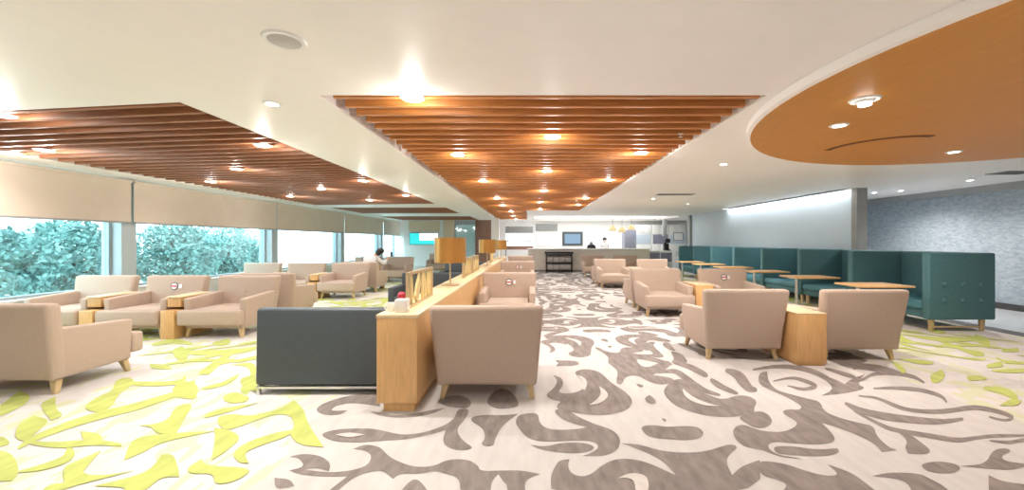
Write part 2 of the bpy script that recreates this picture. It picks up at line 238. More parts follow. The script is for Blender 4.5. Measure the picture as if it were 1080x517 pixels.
# ------------------------------------------------------------------ the floor
DARK= [[(0.15,3.76),(0.24,3.92),(0.3,4.13),(0.26,4.32),(0.35,4.24),(0.35,4.02),(0.27,3.82),(0.39,3.79),(0.52,3.88),(0.57,4.09),(0.51,4.32),(0.51,4.45),(0.64,4.54),(0.78,4.45),(0.82,4.24),(0.85,4.06),(0.93,3.85),(0.95,3.64),(0.88,3.47),(0.77,3.37),(0.63,3.32),(0.49,3.33),(0.39,3.37),(0.25,3.42),(0.24,3.53),(0.3,3.61),(0.21,3.64)],[(1.28,3.82),(1.39,4.02),(1.54,4.2),(1.65,4.2),(1.63,3.95),(1.69,3.76),(1.77,3.64),(1.97,3.76),(2.07,3.73),(2.07,3.61),(1.96,3.47),(1.91,3.37),(1.78,3.31),(1.62,3.28),(1.47,3.31),(1.34,3.42),(1.28,3.55)],[(1.09,4.06),(1.15,4.03),(1.14,3.96),(1.09,3.96)],[(1.07,3.7),(1.14,3.76),(1.16,3.64),(1.13,3.55),(1.06,3.57)],[(1.09,3.27),(1.12,3.25),(1.1,3.2),(1.08,3.22)],[(0.87,3.12),(0.98,3.15),(1.08,3.11),(1.21,3.13),(1.32,3.12),(1.33,3.02),(1.26,2.93),(1.14,2.9),(1.02,2.92),(0.91,2.94),(0.87,3.0)],[(-0.1,3.3),(-0.05,3.35),(0.08,3.37),(0.08,3.18),(0.14,3.08),(0.25,3.06),(0.39,3.08),(0.45,3.11),(0.36,3.16),(0.27,3.25),(0.21,3.4),(0.25,3.45),(0.35,3.4),(0.4,3.3),(0.52,3.16),(0.63,3.08),(0.67,2.98),(0.66,2.87),(0.61,2.76),(0.51,2.69),(0.36,2.69),(0.43,2.73),(0.5,2.81),(0.46,2.9),(0.3,2.9),(0.11,2.88),(0.0,2.92),(-0.07,3.06),(-0.11,3.18)],[(0.01,2.84),(0.11,2.81),(0.24,2.87),(0.4,2.87),(0.47,2.81),(0.42,2.75),(0.31,2.72),(0.18,2.74),(0.07,2.78)],[(0.13,2.44),(0.16,2.55),(0.2,2.64),(0.27,2.65),(0.25,2.58),(0.26,2.49),(0.32,2.45),(0.39,2.48),(0.48,2.59),(0.59,2.66),(0.71,2.65),(0.8,2.59),(0.87,2.51),(0.91,2.47),(0.89,2.61),(0.83,2.71),(0.73,2.81),(0.66,2.86),(0.78,2.85),(0.92,2.75),(1.09,2.73),(1.22,2.75),(1.35,2.81),(1.44,2.85),(1.48,2.81),(1.36,2.71),(1.29,2.61),(1.26,2.47),(1.36,2.56),(1.48,2.62),(1.53,2.64),(1.32,2.27),(0.13,2.27)],[(-0.14,2.52),(-0.04,2.52),(0.07,2.48),(-0.01,2.44),(-0.03,2.36),(-0.01,2.27),(-0.13,2.27)],[(0.31,4.87),(0.58,4.82),(0.6,4.67),(0.39,4.63)],[(0.93,4.87),(1.3,4.87),(1.31,4.58),(1.44,4.63),(1.64,4.87),(1.72,4.77),(1.58,4.54),(1.34,4.32),(1.53,4.24),(1.5,4.09),(1.32,4.02),(1.23,4.13),(1.18,4.32),(1.03,4.28),(0.94,4.02),(0.88,4.06),(1.0,4.45),(0.97,4.63)],[(1.41,4.37),(1.47,4.38),(1.55,4.39),(1.6,4.37),(1.61,4.3),(1.61,4.2),(1.61,4.09),(1.62,4.0),(1.63,3.9),(1.66,3.83),(1.7,3.78),(1.75,3.75),(1.79,3.73),(1.82,3.78),(1.8,3.82),(1.76,3.88),(1.74,3.94),(1.73,4.03),(1.72,4.13),(1.72,4.24),(1.71,4.34),(1.71,4.45),(1.67,4.53),(1.59,4.53),(1.5,4.48),(1.43,4.44)],[(1.7,4.73),(1.73,4.68),(1.77,4.61),(1.8,4.54),(1.82,4.45),(1.84,4.36),(1.86,4.29),(1.87,4.26),(1.89,4.25),(1.9,4.25),(1.94,4.31),(1.95,4.35),(1.96,4.38),(1.96,4.44),(1.95,4.52),(1.93,4.63),(1.9,4.72),(1.84,4.77),(1.79,4.8),(1.74,4.81)],[(1.89,4.17),(1.87,4.1),(1.86,4.0),(1.87,3.92),(1.9,3.85),(1.93,3.79),(1.97,3.76),(2.01,3.82),(2.0,3.89),(1.98,3.97),(1.97,4.05),(1.96,4.12),(1.95,4.19),(1.94,4.23)],[(2.18,4.44),(2.18,4.37),(2.19,4.3),(2.18,4.22),(2.15,4.12),(2.12,3.98),(2.1,3.87),(2.12,3.82),(2.16,3.83),(2.2,3.84),(2.25,3.93),(2.25,3.96),(2.24,3.99),(2.25,4.03),(2.28,4.13),(2.33,4.28),(2.36,4.42),(2.34,4.51),(2.29,4.54),(2.25,4.55)],[(2.54,4.4),(2.66,4.45),(2.48,4.13),(2.41,3.89),(2.48,3.78),(2.57,3.67),(2.64,3.61),(2.51,3.39),(2.56,3.26),(2.64,3.18),(2.71,3.13),(2.59,2.97),(2.53,2.8),(2.56,2.77),(2.43,2.74),(2.48,2.86),(2.45,3.01),(2.4,3.11),(2.34,3.18),(2.28,2.97),(2.2,2.87),(2.05,2.84),(1.9,2.86),(1.77,2.89),(1.68,2.82),(1.68,2.71),(1.79,2.67),(1.82,2.65),(1.68,2.68),(1.63,2.76),(1.6,2.78),(1.5,2.82),(1.54,3.04),(1.69,3.18),(1.76,3.05),(1.92,3.02),(2.08,3.11),(2.16,3.2),(2.13,3.37),(2.24,3.45),(2.32,3.42),(2.41,3.51),(2.4,3.71),(2.35,3.89),(2.33,4.05)],[(1.72,3.3),(1.97,3.42),(2.01,3.34),(1.96,3.2),(1.86,3.11),(1.77,3.08),(1.73,3.16)],[(1.73,2.82),(1.87,2.82),(2.0,2.77),(2.16,2.79),(2.14,2.74),(2.02,2.69),(1.86,2.69),(1.72,2.71),(1.69,2.74)],[(2.51,4.47),(2.59,4.49),(2.71,4.53),(2.82,4.55),(2.91,4.54),(2.99,4.51),(3.05,4.46),(3.08,4.4),(3.1,4.32),(3.1,4.23),(3.09,4.16),(3.07,4.09),(3.05,4.01),(3.0,3.93),(2.94,3.84),(2.9,3.77),(2.93,3.78),(2.98,3.85),(3.06,3.96),(3.14,4.08),(3.18,4.18),(3.22,4.28),(3.24,4.38),(3.24,4.48),(3.22,4.57),(3.18,4.64),(3.11,4.68),(3.02,4.7),(2.91,4.69),(2.78,4.65),(2.64,4.58),(2.54,4.53)],[(2.52,4.11),(2.59,4.14),(2.69,4.18),(2.78,4.19),(2.81,4.15),(2.83,4.09),(2.84,4.04),(2.84,3.99),(2.83,3.98),(2.86,4.01),(2.82,3.99),(2.76,3.96),(2.71,3.95),(2.67,3.97),(2.64,4.0),(2.61,4.02),(2.58,3.99),(2.6,3.95),(2.62,3.9),(2.65,3.87),(2.7,3.87),(2.77,3.89),(2.83,3.92),(2.91,4.02),(2.93,4.09),(2.93,4.14),(2.92,4.19),(2.89,4.25),(2.84,4.28),(2.74,4.25),(2.62,4.19),(2.54,4.15)],[(3.41,4.11),(3.5,4.16),(3.62,4.24),(3.72,4.3),(3.81,4.32),(3.88,4.32),(3.95,4.31),(4.0,4.29),(4.04,4.25),(4.06,4.21),(4.06,4.16),(4.04,4.1),(4.03,4.07),(4.08,4.1),(4.11,4.16),(4.15,4.24),(4.18,4.31),(4.17,4.37),(4.14,4.42),(4.08,4.45),(4.01,4.46),(3.92,4.45),(3.81,4.41),(3.67,4.32),(3.53,4.22),(3.43,4.15)],[(3.38,3.91),(3.43,3.9),(3.5,3.9),(3.57,3.9),(3.64,3.88),(3.71,3.86),(3.76,3.84),(3.79,3.8),(3.81,3.75),(3.82,3.71),(3.8,3.66),(3.76,3.6),(3.74,3.57),(3.77,3.59),(3.81,3.63),(3.87,3.71),(3.91,3.78),(3.92,3.84),(3.9,3.9),(3.87,3.94),(3.81,3.97),(3.73,3.98),(3.65,3.99),(3.57,3.98),(3.48,3.96),(3.41,3.95)],[(3.08,3.73),(3.11,3.71),(3.17,3.69),(3.2,3.64),(3.2,3.57),(3.19,3.49),(3.2,3.42),(3.25,3.38),(3.31,3.36),(3.38,3.35),(3.46,3.35),(3.53,3.36),(3.61,3.38),(3.69,3.4),(3.77,3.42),(3.84,3.43),(3.88,3.42),(3.92,3.39),(3.94,3.35),(3.95,3.32),(3.95,3.28),(3.94,3.27),(3.97,3.28),(3.92,3.26),(3.88,3.25),(3.85,3.27),(3.84,3.29),(3.83,3.31),(3.79,3.29),(3.79,3.26),(3.8,3.23),(3.82,3.21),(3.86,3.21),(3.92,3.23),(4.02,3.3),(4.05,3.35),(4.06,3.4),(4.05,3.44),(4.03,3.48),(4.0,3.51),(3.95,3.53),(3.88,3.52),(3.79,3.5),(3.71,3.47),(3.63,3.46),(3.55,3.44),(3.47,3.44),(3.4,3.44),(3.33,3.46),(3.28,3.49),(3.27,3.55),(3.27,3.63),(3.26,3.7),(3.22,3.74),(3.15,3.75),(3.11,3.76)],[(2.81,3.55),(2.8,3.5),(2.78,3.43),(2.79,3.37),(2.8,3.32),(2.83,3.28),(2.87,3.24),(2.92,3.21),(2.99,3.19),(3.06,3.17),(3.13,3.16),(3.2,3.15),(3.28,3.16),(3.37,3.18),(3.46,3.21),(3.53,3.23),(3.57,3.28),(3.52,3.27),(3.45,3.26),(3.38,3.25),(3.32,3.26),(3.25,3.28),(3.19,3.3),(3.13,3.32),(3.06,3.35),(3.01,3.38),(2.96,3.41),(2.92,3.44),(2.89,3.48),(2.88,3.52),(2.87,3.57),(2.86,3.6)],[(2.77,3.41),(2.76,3.33),(2.75,3.22),(2.75,3.13),(2.75,3.08),(2.76,3.05),(2.79,3.02),(2.84,2.99),(2.9,2.96),(2.96,2.93),(3.0,2.9),(3.05,2.88),(3.11,2.87),(3.19,2.89),(3.29,2.92),(3.4,2.94),(3.53,2.95),(3.67,2.96),(3.77,2.96),(3.8,2.99),(3.71,2.99),(3.58,3.0),(3.45,2.99),(3.35,2.97),(3.25,2.95),(3.18,2.94),(3.12,2.95),(3.08,2.98),(3.04,3.0),(2.98,3.03),(2.91,3.06),(2.86,3.09),(2.83,3.12),(2.82,3.14),(2.81,3.18),(2.8,3.26),(2.8,3.36),(2.81,3.44)],[(3.34,2.89),(3.35,2.88),(3.38,2.86),(3.42,2.85),(3.46,2.85),(3.52,2.87),(3.58,2.88),(3.64,2.9),(3.7,2.92),(3.75,2.94),(3.77,2.96),(3.74,2.95),(3.69,2.94),(3.63,2.93),(3.58,2.92),(3.52,2.9),(3.47,2.9),(3.43,2.9),(3.39,2.91),(3.36,2.91)],[(3.35,4.52),(3.36,4.45),(3.38,4.36),(3.39,4.29),(3.41,4.24),(3.42,4.21),(3.44,4.19),(3.49,4.24),(3.51,4.29),(3.52,4.35),(3.51,4.42),(3.49,4.48),(3.44,4.55),(3.4,4.58)],[(3.17,4.4),(3.22,4.22),(3.21,4.05),(3.43,4.22),(3.67,4.35),(3.33,4.05),(3.34,3.93),(3.01,3.8),(2.74,3.74),(3.03,3.93)],[(2.81,3.05),(2.87,3.01),(2.83,2.88),(2.79,2.76),(2.7,2.71),(2.59,2.72),(2.64,2.8),(2.76,2.9)],[(3.76,4.66),(3.92,4.77),(4.13,4.66),(3.67,4.5)],[(3.63,4.94),(4.12,5.2),(4.17,4.82),(3.69,4.66)],[(2.54,2.59),(2.69,2.63),(2.78,2.6),(2.77,2.55),(2.66,2.49),(2.55,2.49),(2.51,2.52)],[(2.12,2.46),(2.26,2.5),(2.44,2.49),(2.45,2.43),(2.46,2.37),(2.43,2.28),(2.2,2.28),(2.28,2.4),(2.22,2.44)],[(2.78,2.57),(2.97,2.59),(3.21,2.76),(3.34,2.8),(3.35,2.76),(3.18,2.69),(3.14,2.62),(3.27,2.59),(3.06,2.52),(2.93,2.54)],[(2.85,2.47),(2.86,2.4),(2.99,2.37),(2.86,2.26),(2.61,2.26)],[(1.52,2.64),(1.67,2.6),(1.74,2.52),(1.83,2.46),(1.93,2.47),(1.94,2.59),(2.02,2.5),(2.02,2.4),(2.01,2.26),(1.4,2.26),(1.55,2.37),(1.5,2.43),(1.45,2.46),(1.45,2.52)],[(-1.84,3.42),(-1.85,3.55),(-1.76,3.7),(-1.55,3.82),(-1.41,3.76),(-1.31,3.5),(-1.44,3.55),(-1.63,3.58),(-1.71,3.5),(-1.7,3.4),(-1.56,3.42),(-1.58,3.33),(-1.71,3.32)],[(-1.36,3.4),(-1.24,3.37),(-1.12,3.32),(-0.96,3.35),(-0.85,3.42),(-0.73,3.47),(-0.79,3.37),(-0.94,3.28),(-1.19,3.28)],[(-1.58,2.99),(-1.5,3.07),(-1.33,3.09),(-1.19,3.08),(-1.05,3.02),(-0.93,2.98),(-0.79,3.02),(-0.66,3.14),(-0.61,3.27),(-0.62,3.45),(-0.51,3.45),(-0.52,3.25),(-0.56,3.1),(-0.53,2.98),(-0.46,2.87),(-0.39,2.8),(-0.44,2.76),(-0.55,2.78),(-0.63,2.88),(-0.64,3.06),(-0.77,2.97),(-0.92,2.91),(-1.05,2.9),(-1.22,2.87),(-1.41,2.88)],[(-1.23,2.78),(-1.17,2.85),(-1.05,2.81),(-0.97,2.71),(-0.89,2.64),(-0.75,2.56),(-0.62,2.56),(-0.54,2.65),(-0.41,2.65),(-0.33,2.58),(-0.31,2.51),(-0.16,2.52),(-0.02,2.52),(-0.02,2.44),(-0.04,2.41),(-0.02,2.29),(-0.11,2.34),(-0.16,2.41),(-0.19,2.48),(-0.23,2.41),(-0.22,2.27),(-0.39,2.27),(-0.43,2.45),(-0.52,2.48),(-0.59,2.52),(-0.68,2.48),(-0.81,2.49),(-0.83,2.43),(-0.91,2.51),(-0.97,2.52),(-1.08,2.46),(-1.12,2.27),(-1.18,2.27),(-1.12,2.46),(-1.27,2.45),(-1.43,2.48),(-1.52,2.52),(-1.44,2.56),(-1.54,2.67),(-1.61,2.68),(-1.55,2.72),(-1.42,2.7),(-1.3,2.61),(-1.26,2.51),(-1.36,2.55),(-1.43,2.53),(-1.22,2.49),(-1.05,2.55),(-1.05,2.67),(-1.12,2.76)],[(-0.86,3.64),(-0.68,3.79),(-0.52,3.64),(-0.52,3.45),(-0.62,3.47),(-0.74,3.5)],[(-0.5,3.25),(-0.41,3.33),(-0.22,3.32),(-0.09,3.35),(-0.21,3.14),(-0.25,2.94),(-0.25,2.81),(-0.35,2.83),(-0.32,2.94),(-0.36,3.1)],[(-0.4,3.61),(-0.31,3.95),(-0.18,3.88),(-0.07,3.53),(-0.16,3.45),(-0.31,3.45)],[(-0.75,2.27),(-0.73,2.39),(-0.69,2.44),(-0.62,2.36),(-0.56,2.27)],[(-1.56,2.44),(-1.46,2.43),(-1.39,2.36),(-1.48,2.32)]]
LIGHT= [[(0.7,3.98),(0.75,3.85),(0.74,3.7),(0.63,3.55),(0.53,3.52),(0.62,3.64),(0.69,3.79)],[(0.52,4.31),(0.59,4.24),(0.6,4.06),(0.54,3.87),(0.51,3.92),(0.57,4.08)],[(1.51,3.92),(1.52,3.7),(1.6,3.55),(1.68,3.5),(1.55,3.5),(1.46,3.61),(1.46,3.76)],[(0.54,2.43),(0.63,2.49),(0.72,2.47),(0.72,2.39),(0.68,2.28),(0.61,2.28),(0.64,2.41),(0.59,2.44)],[(-1.45,2.98),(-1.36,3.02),(-1.23,2.98),(-1.32,2.93)]]
LIME= [[(-4.63,3.48),(-4.76,3.65),(-4.91,3.83),(-4.67,3.72),(-4.5,3.55),(-4.44,3.42),(-4.4,3.33)],[(-4.35,3.55),(-4.38,3.68),(-4.11,3.45),(-3.9,3.33),(-3.9,3.25),(-4.12,3.39)],[(-4.05,3.17),(-4.08,3.28),(-3.89,3.22),(-3.78,3.07),(-3.67,2.91),(-3.8,2.95)],[(-3.96,2.93),(-3.9,2.95),(-3.73,2.86),(-3.73,2.82),(-3.78,2.8)],[(-3.55,2.85),(-3.55,2.87),(-3.56,2.9),(-3.57,2.94),(-3.57,3.0),(-3.56,3.06),(-3.55,3.12),(-3.53,3.17),(-3.51,3.22),(-3.48,3.27),(-3.45,3.32),(-3.41,3.37),(-3.38,3.42),(-3.36,3.5),(-3.34,3.59),(-3.32,3.67),(-3.32,3.72),(-3.33,3.77),(-3.34,3.8),(-3.39,3.85),(-3.4,3.84),(-3.41,3.81),(-3.43,3.77),(-3.46,3.7),(-3.49,3.62),(-3.52,3.54),(-3.56,3.49),(-3.6,3.44),(-3.63,3.39),(-3.65,3.34),(-3.67,3.28),(-3.68,3.22),(-3.68,3.15),(-3.68,3.07),(-3.66,3.0),(-3.64,2.95),(-3.61,2.91),(-3.59,2.88)],[(-3.53,2.85),(-3.47,2.83),(-3.38,2.81),(-3.3,2.8),(-3.24,2.8),(-3.18,2.82),(-3.12,2.83),(-3.05,2.83),(-2.98,2.82),(-2.93,2.82),(-2.96,2.85),(-3.03,2.87),(-3.11,2.89),(-3.2,2.9),(-3.27,2.89),(-3.33,2.88),(-3.38,2.87),(-3.45,2.87),(-3.52,2.88),(-3.56,2.88)],[(-3.39,3.02),(-3.24,3.0),(-3.09,2.88),(-3.12,2.84),(-3.25,2.91)],[(-3.9,3.51),(-4.02,3.72),(-4.03,3.86),(-4.28,4.11),(-4.23,4.2),(-4.01,4.03),(-3.94,3.83),(-3.66,3.48),(-3.7,3.42)],[(-4.11,4.11),(-3.6,4.09),(-3.54,4.03),(-4.0,4.01)],[(-3.37,3.75),(-3.61,4.11),(-3.42,4.07),(-3.19,3.83),(-3.12,3.68)],[(-3.04,3.14),(-2.9,3.19),(-3.09,3.48),(-2.98,3.51),(-2.83,3.25),(-2.7,3.04),(-2.81,3.02),(-2.93,3.12)],[(-2.68,2.67),(-2.88,2.91),(-2.79,2.97),(-2.63,3.0),(-2.43,3.02),(-2.66,2.88),(-2.65,2.76)],[(-3.68,2.72),(-3.54,2.72),(-3.22,2.51),(-3.16,2.43),(-3.26,2.42)],[(-3.22,2.51),(-3.16,2.59),(-3.13,2.68),(-3.26,2.8),(-3.14,2.74),(-3.03,2.63),(-3.07,2.53)],[(-2.96,2.54),(-2.96,2.59),(-2.94,2.72),(-2.83,2.54),(-2.79,2.48),(-2.66,2.46),(-2.53,2.51),(-2.69,2.39),(-2.73,2.34),(-2.82,2.32),(-2.85,2.39),(-2.79,2.4)],[(-2.55,2.37),(-2.45,2.43),(-2.39,2.51),(-2.48,2.67),(-2.41,2.68),(-2.18,2.45),(-2.28,2.45),(-2.24,2.32),(-2.35,2.32),(-2.37,2.36)],[(-2.16,2.54),(-2.15,2.63),(-2.08,2.56),(-1.8,2.54),(-1.78,2.46),(-1.82,2.4),(-1.89,2.39),(-1.97,2.49),(-2.09,2.48)],[(-2.12,2.67),(-2.3,2.93),(-2.42,3.07),(-2.29,3.04),(-2.13,2.93),(-2.11,2.76)],[(-2.52,3.28),(-2.43,3.33),(-2.26,3.28),(-2.13,3.42),(-2.14,3.58),(-1.97,3.42),(-1.8,3.17),(-1.53,2.86),(-1.69,2.88),(-1.84,3.02),(-1.88,3.17),(-2.03,3.33),(-2.16,3.3),(-2.23,3.12),(-2.31,3.07)],[(-2.02,2.74),(-2.02,2.86),(-1.94,2.97),(-1.82,3.04),(-1.8,2.95),(-1.91,2.82),(-1.95,2.74),(-1.84,2.63),(-1.9,2.63)],[(-2.68,3.28),(-2.7,3.42),(-2.45,3.55),(-2.61,3.3)],[(-2.85,3.72),(-2.82,3.83),(-2.6,3.68),(-2.58,3.58),(-2.73,3.59)],[(-3.05,4.2),(-2.94,4.29),(-2.64,3.86),(-2.82,3.94)],[(-4.74,5.29),(-4.76,5.46),(-4.38,5.13),(-4.13,4.75),(-4.36,4.93)],[(-4.52,5.19),(-4.39,5.15),(-4.22,5.1),(-4.07,5.08),(-3.97,5.08),(-3.88,5.09),(-3.82,5.13),(-3.77,5.2),(-3.75,5.28),(-3.74,5.36),(-3.81,5.45),(-3.86,5.43),(-3.92,5.39),(-3.99,5.35),(-4.06,5.33),(-4.15,5.31),(-4.25,5.29),(-4.37,5.29),(-4.51,5.29),(-4.6,5.28)],[(-4.55,5.71),(-4.47,5.91),(-4.24,5.65),(-4.33,5.52)],[(-3.64,4.38),(-3.74,4.66),(-3.91,5.13),(-3.82,5.13),(-3.63,4.66),(-3.51,4.38)],[(-3.48,3.93),(-3.48,4.13),(-3.1,3.7),(-3.25,3.7)],[(-4.07,4.04),(-3.98,4.02),(-3.86,4.01),(-3.76,4.0),(-3.68,4.01),(-3.62,4.03),(-3.58,4.07),(-3.6,4.13),(-3.66,4.21),(-3.7,4.26),(-3.73,4.27),(-3.71,4.24),(-3.68,4.19),(-3.68,4.16),(-3.71,4.13),(-3.78,4.11),(-3.85,4.1),(-3.94,4.09),(-4.04,4.09),(-4.11,4.08)],[(-2.8,3.65),(-2.82,3.79),(-2.59,3.7),(-2.6,3.6)],[(-3.44,4.62),(-3.26,4.75),(-2.81,4.06),(-2.71,3.82),(-2.86,3.93),(-2.98,4.27),(-3.22,4.57)],[(-4.46,4.7),(-4.22,4.66),(-4.08,4.53),(-4.29,4.53)],[(-5.2,5.54),(-5.15,5.56),(-5.11,5.62),(-5.06,5.66),(-4.96,5.64),(-4.85,5.61),(-4.78,5.6),(-4.86,5.7),(-4.98,5.77),(-5.14,5.86),(-5.27,5.9),(-5.32,5.84),(-5.32,5.73),(-5.3,5.63)],[(-3.18,3.92),(-3.15,3.93),(-3.1,3.97),(-3.08,4.02),(-3.08,4.1),(-3.11,4.2),(-3.14,4.28),(-3.17,4.32),(-3.17,4.26),(-3.16,4.18),(-3.16,4.1),(-3.18,4.05),(-3.2,3.99),(-3.22,3.95)],[(4.36,4.79),(4.36,4.67),(4.2,4.43),(4.12,4.4)],[(4.33,4.3),(4.62,4.47),(4.49,4.3),(4.22,4.1),(4.16,4.1)],[(4.55,4.9),(4.82,4.86),(4.84,4.75),(4.63,4.67)],[(4.72,4.3),(4.86,4.27),(4.81,4.18),(4.6,4.15)],[(4.45,3.88),(4.46,3.86),(4.48,3.83),(4.49,3.79),(4.48,3.75),(4.46,3.71),(4.44,3.68),(4.42,3.66),(4.34,3.6),(4.28,3.55),(4.28,3.53),(4.34,3.57),(4.45,3.64),(4.58,3.75),(4.64,3.83),(4.67,3.89),(4.66,3.93),(4.62,3.95),(4.57,3.95),(4.52,3.94)],[(4.17,3.52),(4.41,3.65),(4.46,3.62),(4.32,3.52)],[(5.84,5.3),(5.94,5.25),(5.81,5.07),(5.64,5.03)],[(5.36,4.67),(5.67,4.79),(5.47,4.6),(5.28,4.57)],[(5.2,4.5),(5.63,4.53),(5.47,4.4),(5.21,4.4)]]

def build_floor():
    bm = bmesh.new()
    def quad(x0, x1, y0, y1, z, mi):
        f = bm.faces.new([bm.verts.new(p) for p in ((x0, y0, z), (x1, y0, z), (x1, y1, z), (x0, y1, z))]); f.material_index = mi
    quad(-8, 7.52, -5, 24, 0, 0); quad(7.52, 7.86, -5, 24, 0, 3); quad(7.86, 10.2, -5, 24, 0, 4)
    zi = [0]
    def smooth(p):                          # rounds the curve but keeps its sharp tips
        out = []; n = len(p)
        for i in range(n):
            a, c, e = p[i-1], p[i], p[(i+1) % n]
            u = (a[0]-c[0], a[1]-c[1]); v = (e[0]-c[0], e[1]-c[1]); l = (math.hypot(*u)*math.hypot(*v)) or 1
            if (u[0]*v[0]+u[1]*v[1])/l > .35: out.append(c)
            else: out += [(c[0]+u[0]*.25, c[1]+u[1]*.25), (c[0]+v[0]*.25, c[1]+v[1]*.25)]
        return out
    def poly(pts, z, mi):
        if any(p[0] > 7.5 or p[0] < -7.98 for p in pts): return
        pts = smooth(smooth(pts)); zi[0] += 1; z += zi[0]*4e-6
        try: f = bm.faces.new([bm.verts.new((p[0], p[1], z)) for p in pts]); f.material_index = mi
        except ValueError: return
        f.normal_update()
        if f.normal.z < 0: f.normal_flip()
    for k in range(4):
        for flip in (0, 1):
            for S, z, mi in ((DARK, .002, 1), (LIGHT, .006, 2)):
                for i, p in enumerate(S):
                    if k == 0 and not flip: q = p
                    else: q = [(x if k % 2 == 0 else 2.18-x, (9.5-y if flip else y)+4.86*k) for x, y in p]
                    poly(q, z, mi)
    def grow(p, s=1.16):
        cx, cy = sum(a[0] for a in p)/len(p), sum(a[1] for a in p)/len(p); return [(cx+(x-cx)*s, cy+(y-cy)*s) for x, y in p]
    LIMES = [grow(p) for p in LIME]
    left = [p for p in LIMES if max(q[0] for q in p) < -1]; right = [p for p in LIMES if min(q[0] for q in p) > 1]
    for p in right: poly(p, .003, 5)
    for k in range(5):
        for flip in (0, 1):
            for sx in (0, -3.9):
                for p in left:
                    q = [(x+sx, (8.9-y if flip else y)+4.2*k) for x, y in p]
                    if min(a[1] for a in q) > 21: continue
                    if k+flip == 0 or not any(a[1] < 6.3 for a in q) or min(a[1] for a in q) > 4.5: poly(q, .003, 5)
                    if sx == 0:
                        r = [(2.15-a[0], a[1]+.7) for a in q]
                        if min(a[1] for a in r) > 4.6 and max(a[0] for a in r) < 7.5 and min(a[0] for a in r) > 4.0: poly(r, .003, 5)
    me = bpy.data.meshes.new('floor'); bm.to_mesh(me); bm.free()
    for m in (M['carpet'], M['scroll'], M['scroll_light'], M['dark'], M['tile'], M['lime']): me.materials.append(m)
    o = bpy.data.objects.new('floor', me); COL.objects.link(o); o['kind'] = 'structure'
build_floor()

# ------------------------------------------------------------------ ceiling with three recesses, slats
H = 2.70
HOLES = {
 'c': [(-1.8, 3.40), (2.03, 3.40), (2.03, 16.0), (-.1, 16.0), (-.1, 22.5), (-1.8, 22.5)],
 'l': [(-7.35, 4.09), (-3.13, 3.57), (-3.08, 13.1), (-7.35, 13.6)],
 'm': [(-7.35, 14.6), (-3.05, 14.6), (-3.05, 17.6), (-7.35, 17.6)],
 'n': [(-7.35, 19.6), (-2.9, 19.6), (-2.9, 23.0), (-7.35, 23.0)],
 'bar': [(.2, 19.6), (7.4, 19.6), (7.4, 23.4), (.2, 23.4)],
 'cove': [(7.43, 9.45), (7.68, 9.45), (7.68, 15.4), (7.43, 15.4)],
}
def build_ceiling():
    bm = bmesh.new(); edges = []
    def loop(pts, z):
        v = [bm.verts.new((x, y, z)) for x, y in pts]
        return v, [bm.edges.new((v[i], v[(i+1) % len(v)])) for i in range(len(v))]
    _, e = loop([(-8.4, -5), (10.2, -5), (10.2, 24.2), (-8.4, 24.2)], H); edges += e
    hv = []
    for k, p in HOLES.items():
        v, e = loop(p, H); edges += e; hv.append((k, p, v))
    bmesh.ops.triangle_fill(bm, edges=edges, use_beauty=True, normal=(0, 0, -1))
    for k, p, v in hv:
        up = .26 if k != 'bar' else .12
        w = [bm.verts.new((x, y, H+up)) for x, y in p]
        for i in range(len(p)):
            bm.faces.new((v[i], v[(i+1) % len(p)], w[(i+1) % len(p)], w[i]))
        f = bm.faces.new(w); f.material_index = 1 if k in 'clmn' else 0
    ret = [f for f in bm.faces]
    me = bpy.data.meshes.new('ceiling'); bm.to_mesh(me); bm.free()
    me.materials.append(M['ceiling']); me.materials.append(M['slat_dark'])
    o = bpy.data.objects.new('ceiling', me); COL.objects.link(o); o['kind'] = 'structure'
build_ceiling()
def slats(key, label, y0, y1, xr, skew, m, pitch=.23, z=H, inset=.02):
    t = thing('slatted_ceiling_panel', label, 'ceiling panel', ((HOLES[key][0][0]+HOLES[key][1][0])/2, y0, z))
    poly = HOLES[key]; k = 0; ox = t.location.x
    y = y0+.07
    while y < y1:
        xs = []                                   # crossings of the slat's line with the recess outline
        for i in range(len(poly)):
            (ax, ay), (bx, by) = poly[i], poly[(i+1) % len(poly)]
            fa = ay-(y+(xr-ax)*skew); fb = by-(y+(xr-bx)*skew)
            if fa*fb < 0: xs.append(ax+(bx-ax)*fa/(fa-fb))
        if len(xs) >= 2:
            a, c = min(xs)+inset, max(xs)-min(inset, .03)
            w = .026
            ya, yc = y+(xr-a)*skew-y0, y+(xr-c)*skew-y0
            P = [(a-ox, ya-w), (c-ox, yc-w), (c-ox, yc+w), (a-ox, ya+w)]
            MB().prism(P, .0, .15, .006).build('slat', m, t)
        y += pitch
    return t
slats('c', 'long orange timber slat ceiling over the grey scroll carpet aisle', 3.40, 22.4, 0, 0, M['slat'], .2345, inset=.10)
slats('l', 'large brown timber slat ceiling nearest the windows, at the left front', 3.57, 13.6, -3.13, .12, M['slat2'])
slats('m', 'short brown slat ceiling panel just behind the large left one', 14.6, 17.6, 0, 0, M['slat2'], .25)
slats('n', 'farthest brown slat ceiling panel near the far wall', 19.6, 23, 0, 0, M['slat2'], .3)

